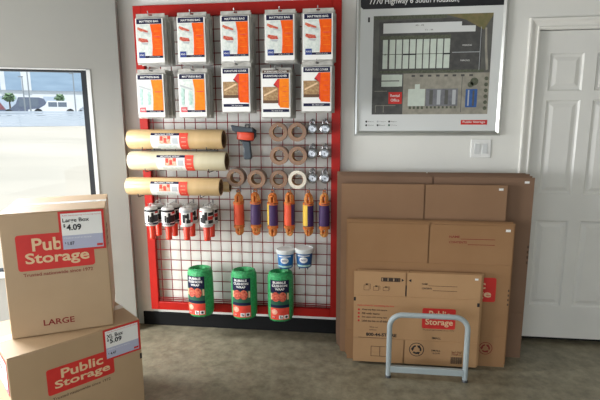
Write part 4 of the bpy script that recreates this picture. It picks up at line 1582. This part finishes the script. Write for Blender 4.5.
def sign(b, f, u0, v0, wd, ht, title, price, cu):
    b.rect(f, u0, v0, u0 + wd, v0 + ht, 'print_red', 0.0016)
    m = 0.055 * wd
    b.rect(f, u0 + m, v0 + m, u0 + wd - m, v0 + ht - m, 'print_white', 0.0024)
    b.rect(f, u0 + m, v0 + m, u0 + wd - m, v0 + ht * 0.40, 'print_lavender', 0.0030)
    b.text(f, 'Public Storage packing and moving supplies', u0 + 1.6 * m, v0 + ht * 0.875, wd * 0.84, ht * 0.032, 'print_red', 0.0034)
    b.text(f, title, u0 + 1.6 * m, v0 + ht * 0.70, wd * (0.58 if len(title) > 6 else 0.44), ht * 0.125, 'print_black', 0.0034, 0.02)
    b.text(f, '$', u0 + 1.7 * m, v0 + ht * 0.60, wd * 0.05, ht * 0.09, 'print_black', 0.0034, 0.02)
    b.text(f, price, u0 + 1.6 * m + wd * 0.075, v0 + ht * 0.52, wd * 0.32, ht * 0.155, 'print_black', 0.0034, 0.03)
    b.text(f, 'Online and in store', u0 + 1.6 * m, v0 + ht * 0.32, wd * 0.60, ht * 0.038, 'print_white', 0.0036)
    b.text(f, '$', u0 + 1.8 * m, v0 + ht * 0.19, wd * 0.025, ht * 0.05, 'print_black', 0.0036, 0.01)
    b.text(f, cu, u0 + 1.6 * m + wd * 0.07, v0 + ht * 0.16, wd * 0.15, ht * 0.085, 'print_black', 0.0036, 0.02)
    b.rect(f, u0 + 1.6 * m, v0 + ht * 0.125, u0 + wd * 0.52, v0 + ht * 0.135, 'print_grey', 0.0036)
    b.rect(f, u0 + wd * 0.80, v0 + m * 1.6, u0 + wd * 0.93, v0 + m * 2.6, 'print_red', 0.0036)


def carton(name, label, loc, ang, W, Dp, H, body):
    """made-up box; origin at lower left front corner, local x along its front"""
    t = thing(name, label, 'cardboard box', loc, 'made-up cartons at the window', ang)
    b = MB()
    b.box((0, 0, 0), (W, Dp, H - 0.004), body)
    b.build('carton_body', t, 0.005, 3)
    for y0, y1 in ((0.001, Dp / 2 - 0.0015), (Dp / 2 + 0.0015, Dp - 0.001)):
        b = MB()
        b.box((0.001, y0, H - 0.0042), (W - 0.001, y1, H), body)
        b.build('top_flap', t, 0.0012)
    b = MB()
    b.box((-0.0006, Dp / 2 - 0.028, H), (W + 0.0006, Dp / 2 + 0.028, H + 0.0006), 'clear_tape')
    b.box((W, Dp / 2 - 0.028, H - 0.07), (W + 0.0006, Dp / 2 + 0.028, H + 0.0006), 'clear_tape')
    b.box((-0.0006, Dp / 2 - 0.028, H - 0.07), (0, Dp / 2 + 0.028, H + 0.0006), 'clear_tape')
    b.build('sealing_tape', t)
    return t


A1_ = math.radians(27.4)
ZX = 0.52
lg = carton('large_carton', 'square cardboard carton with LARGE print standing on the extra large one', (-1.617, -1.308, ZX + 0.002), A1_, 0.452, 0.452, 0.608, 'cardboard_light')
f = plane_fn((0, 0, 0), (1, 0, 0), (0, 0, 1))
b = MB()
logo(b, f, 0.060, 0.328, 0.390, 0.503)
b.text(f, 'Trusted nationwide since 1972', 0.078, 0.300, 0.300, 0.017, 'print_red_dark', 0.0006, 0.01)
b.build('logo', lg)
b = MB()
b.text(f, 'LARGE', 0.140, 0.046, 0.136, 0.030, 'print_red_dark', 0.0006, 0.02)
b.build('size_lettering', lg)
b = MB()
sign(b, f, 0.246, 0.406, 0.200, 0.197, 'Large Box', '4.09', '1.87')
b.build('price_sign', lg)['label'] = 'red bordered price sign with large box price'
b = MB()
fs = plane_fn((0.452, 0, 0), (0, 1, 0), (0, 0, 1))
for k in range(4):
    b.rect(fs, 0.02, 0.405 + k * 0.032, 0.10, 0.424 + k * 0.032, 'print_red_dark', 0.0008)
b.build('side_printing', lg)

A2_ = math.radians(49.6)
xl = carton('extra_large_carton', 'wide cardboard carton on the floor under the square carton', (-1.511, -1.478, 0), A2_, 0.606, 0.462, ZX, 'cardboard_light')
b = MB()
logo(b, f, 0.148, 0.275, 0.458, 0.406)
b.text(f, 'Trusted nationwide since 1972', 0.165, 0.245, 0.270, 0.014, 'print_brown', 0.0006, 0.01)
b.build('logo', xl)
b = MB()
b.text(f, 'X-LARGE', 0.210, 0.046, 0.160, 0.030, 'print_red_dark', 0.0006, 0.02)
b.build('size_lettering', xl)
b = MB()
b.rect(f, 0.594, 0.300, 0.605, 0.330, 'print_black', 0.0008)
b.build('ink_mark', xl)
b = MB()
sign(b, f, 0.414, 0.352, 0.188, 0.166, 'XL Box', '5.09', '4.47')
b.build('price_sign', xl)['label'] = 'red bordered price sign with extra large box price'
b = MB()
fs = plane_fn((0, 0.462, 0), (0, -1, 0), (0, 0, 1))
sign(b, fs, 0.462 - 0.196, 0.335, 0.190, 0.166, 'XL Box', '5.09', '4.47')
b.build('side_price_sign', xl)
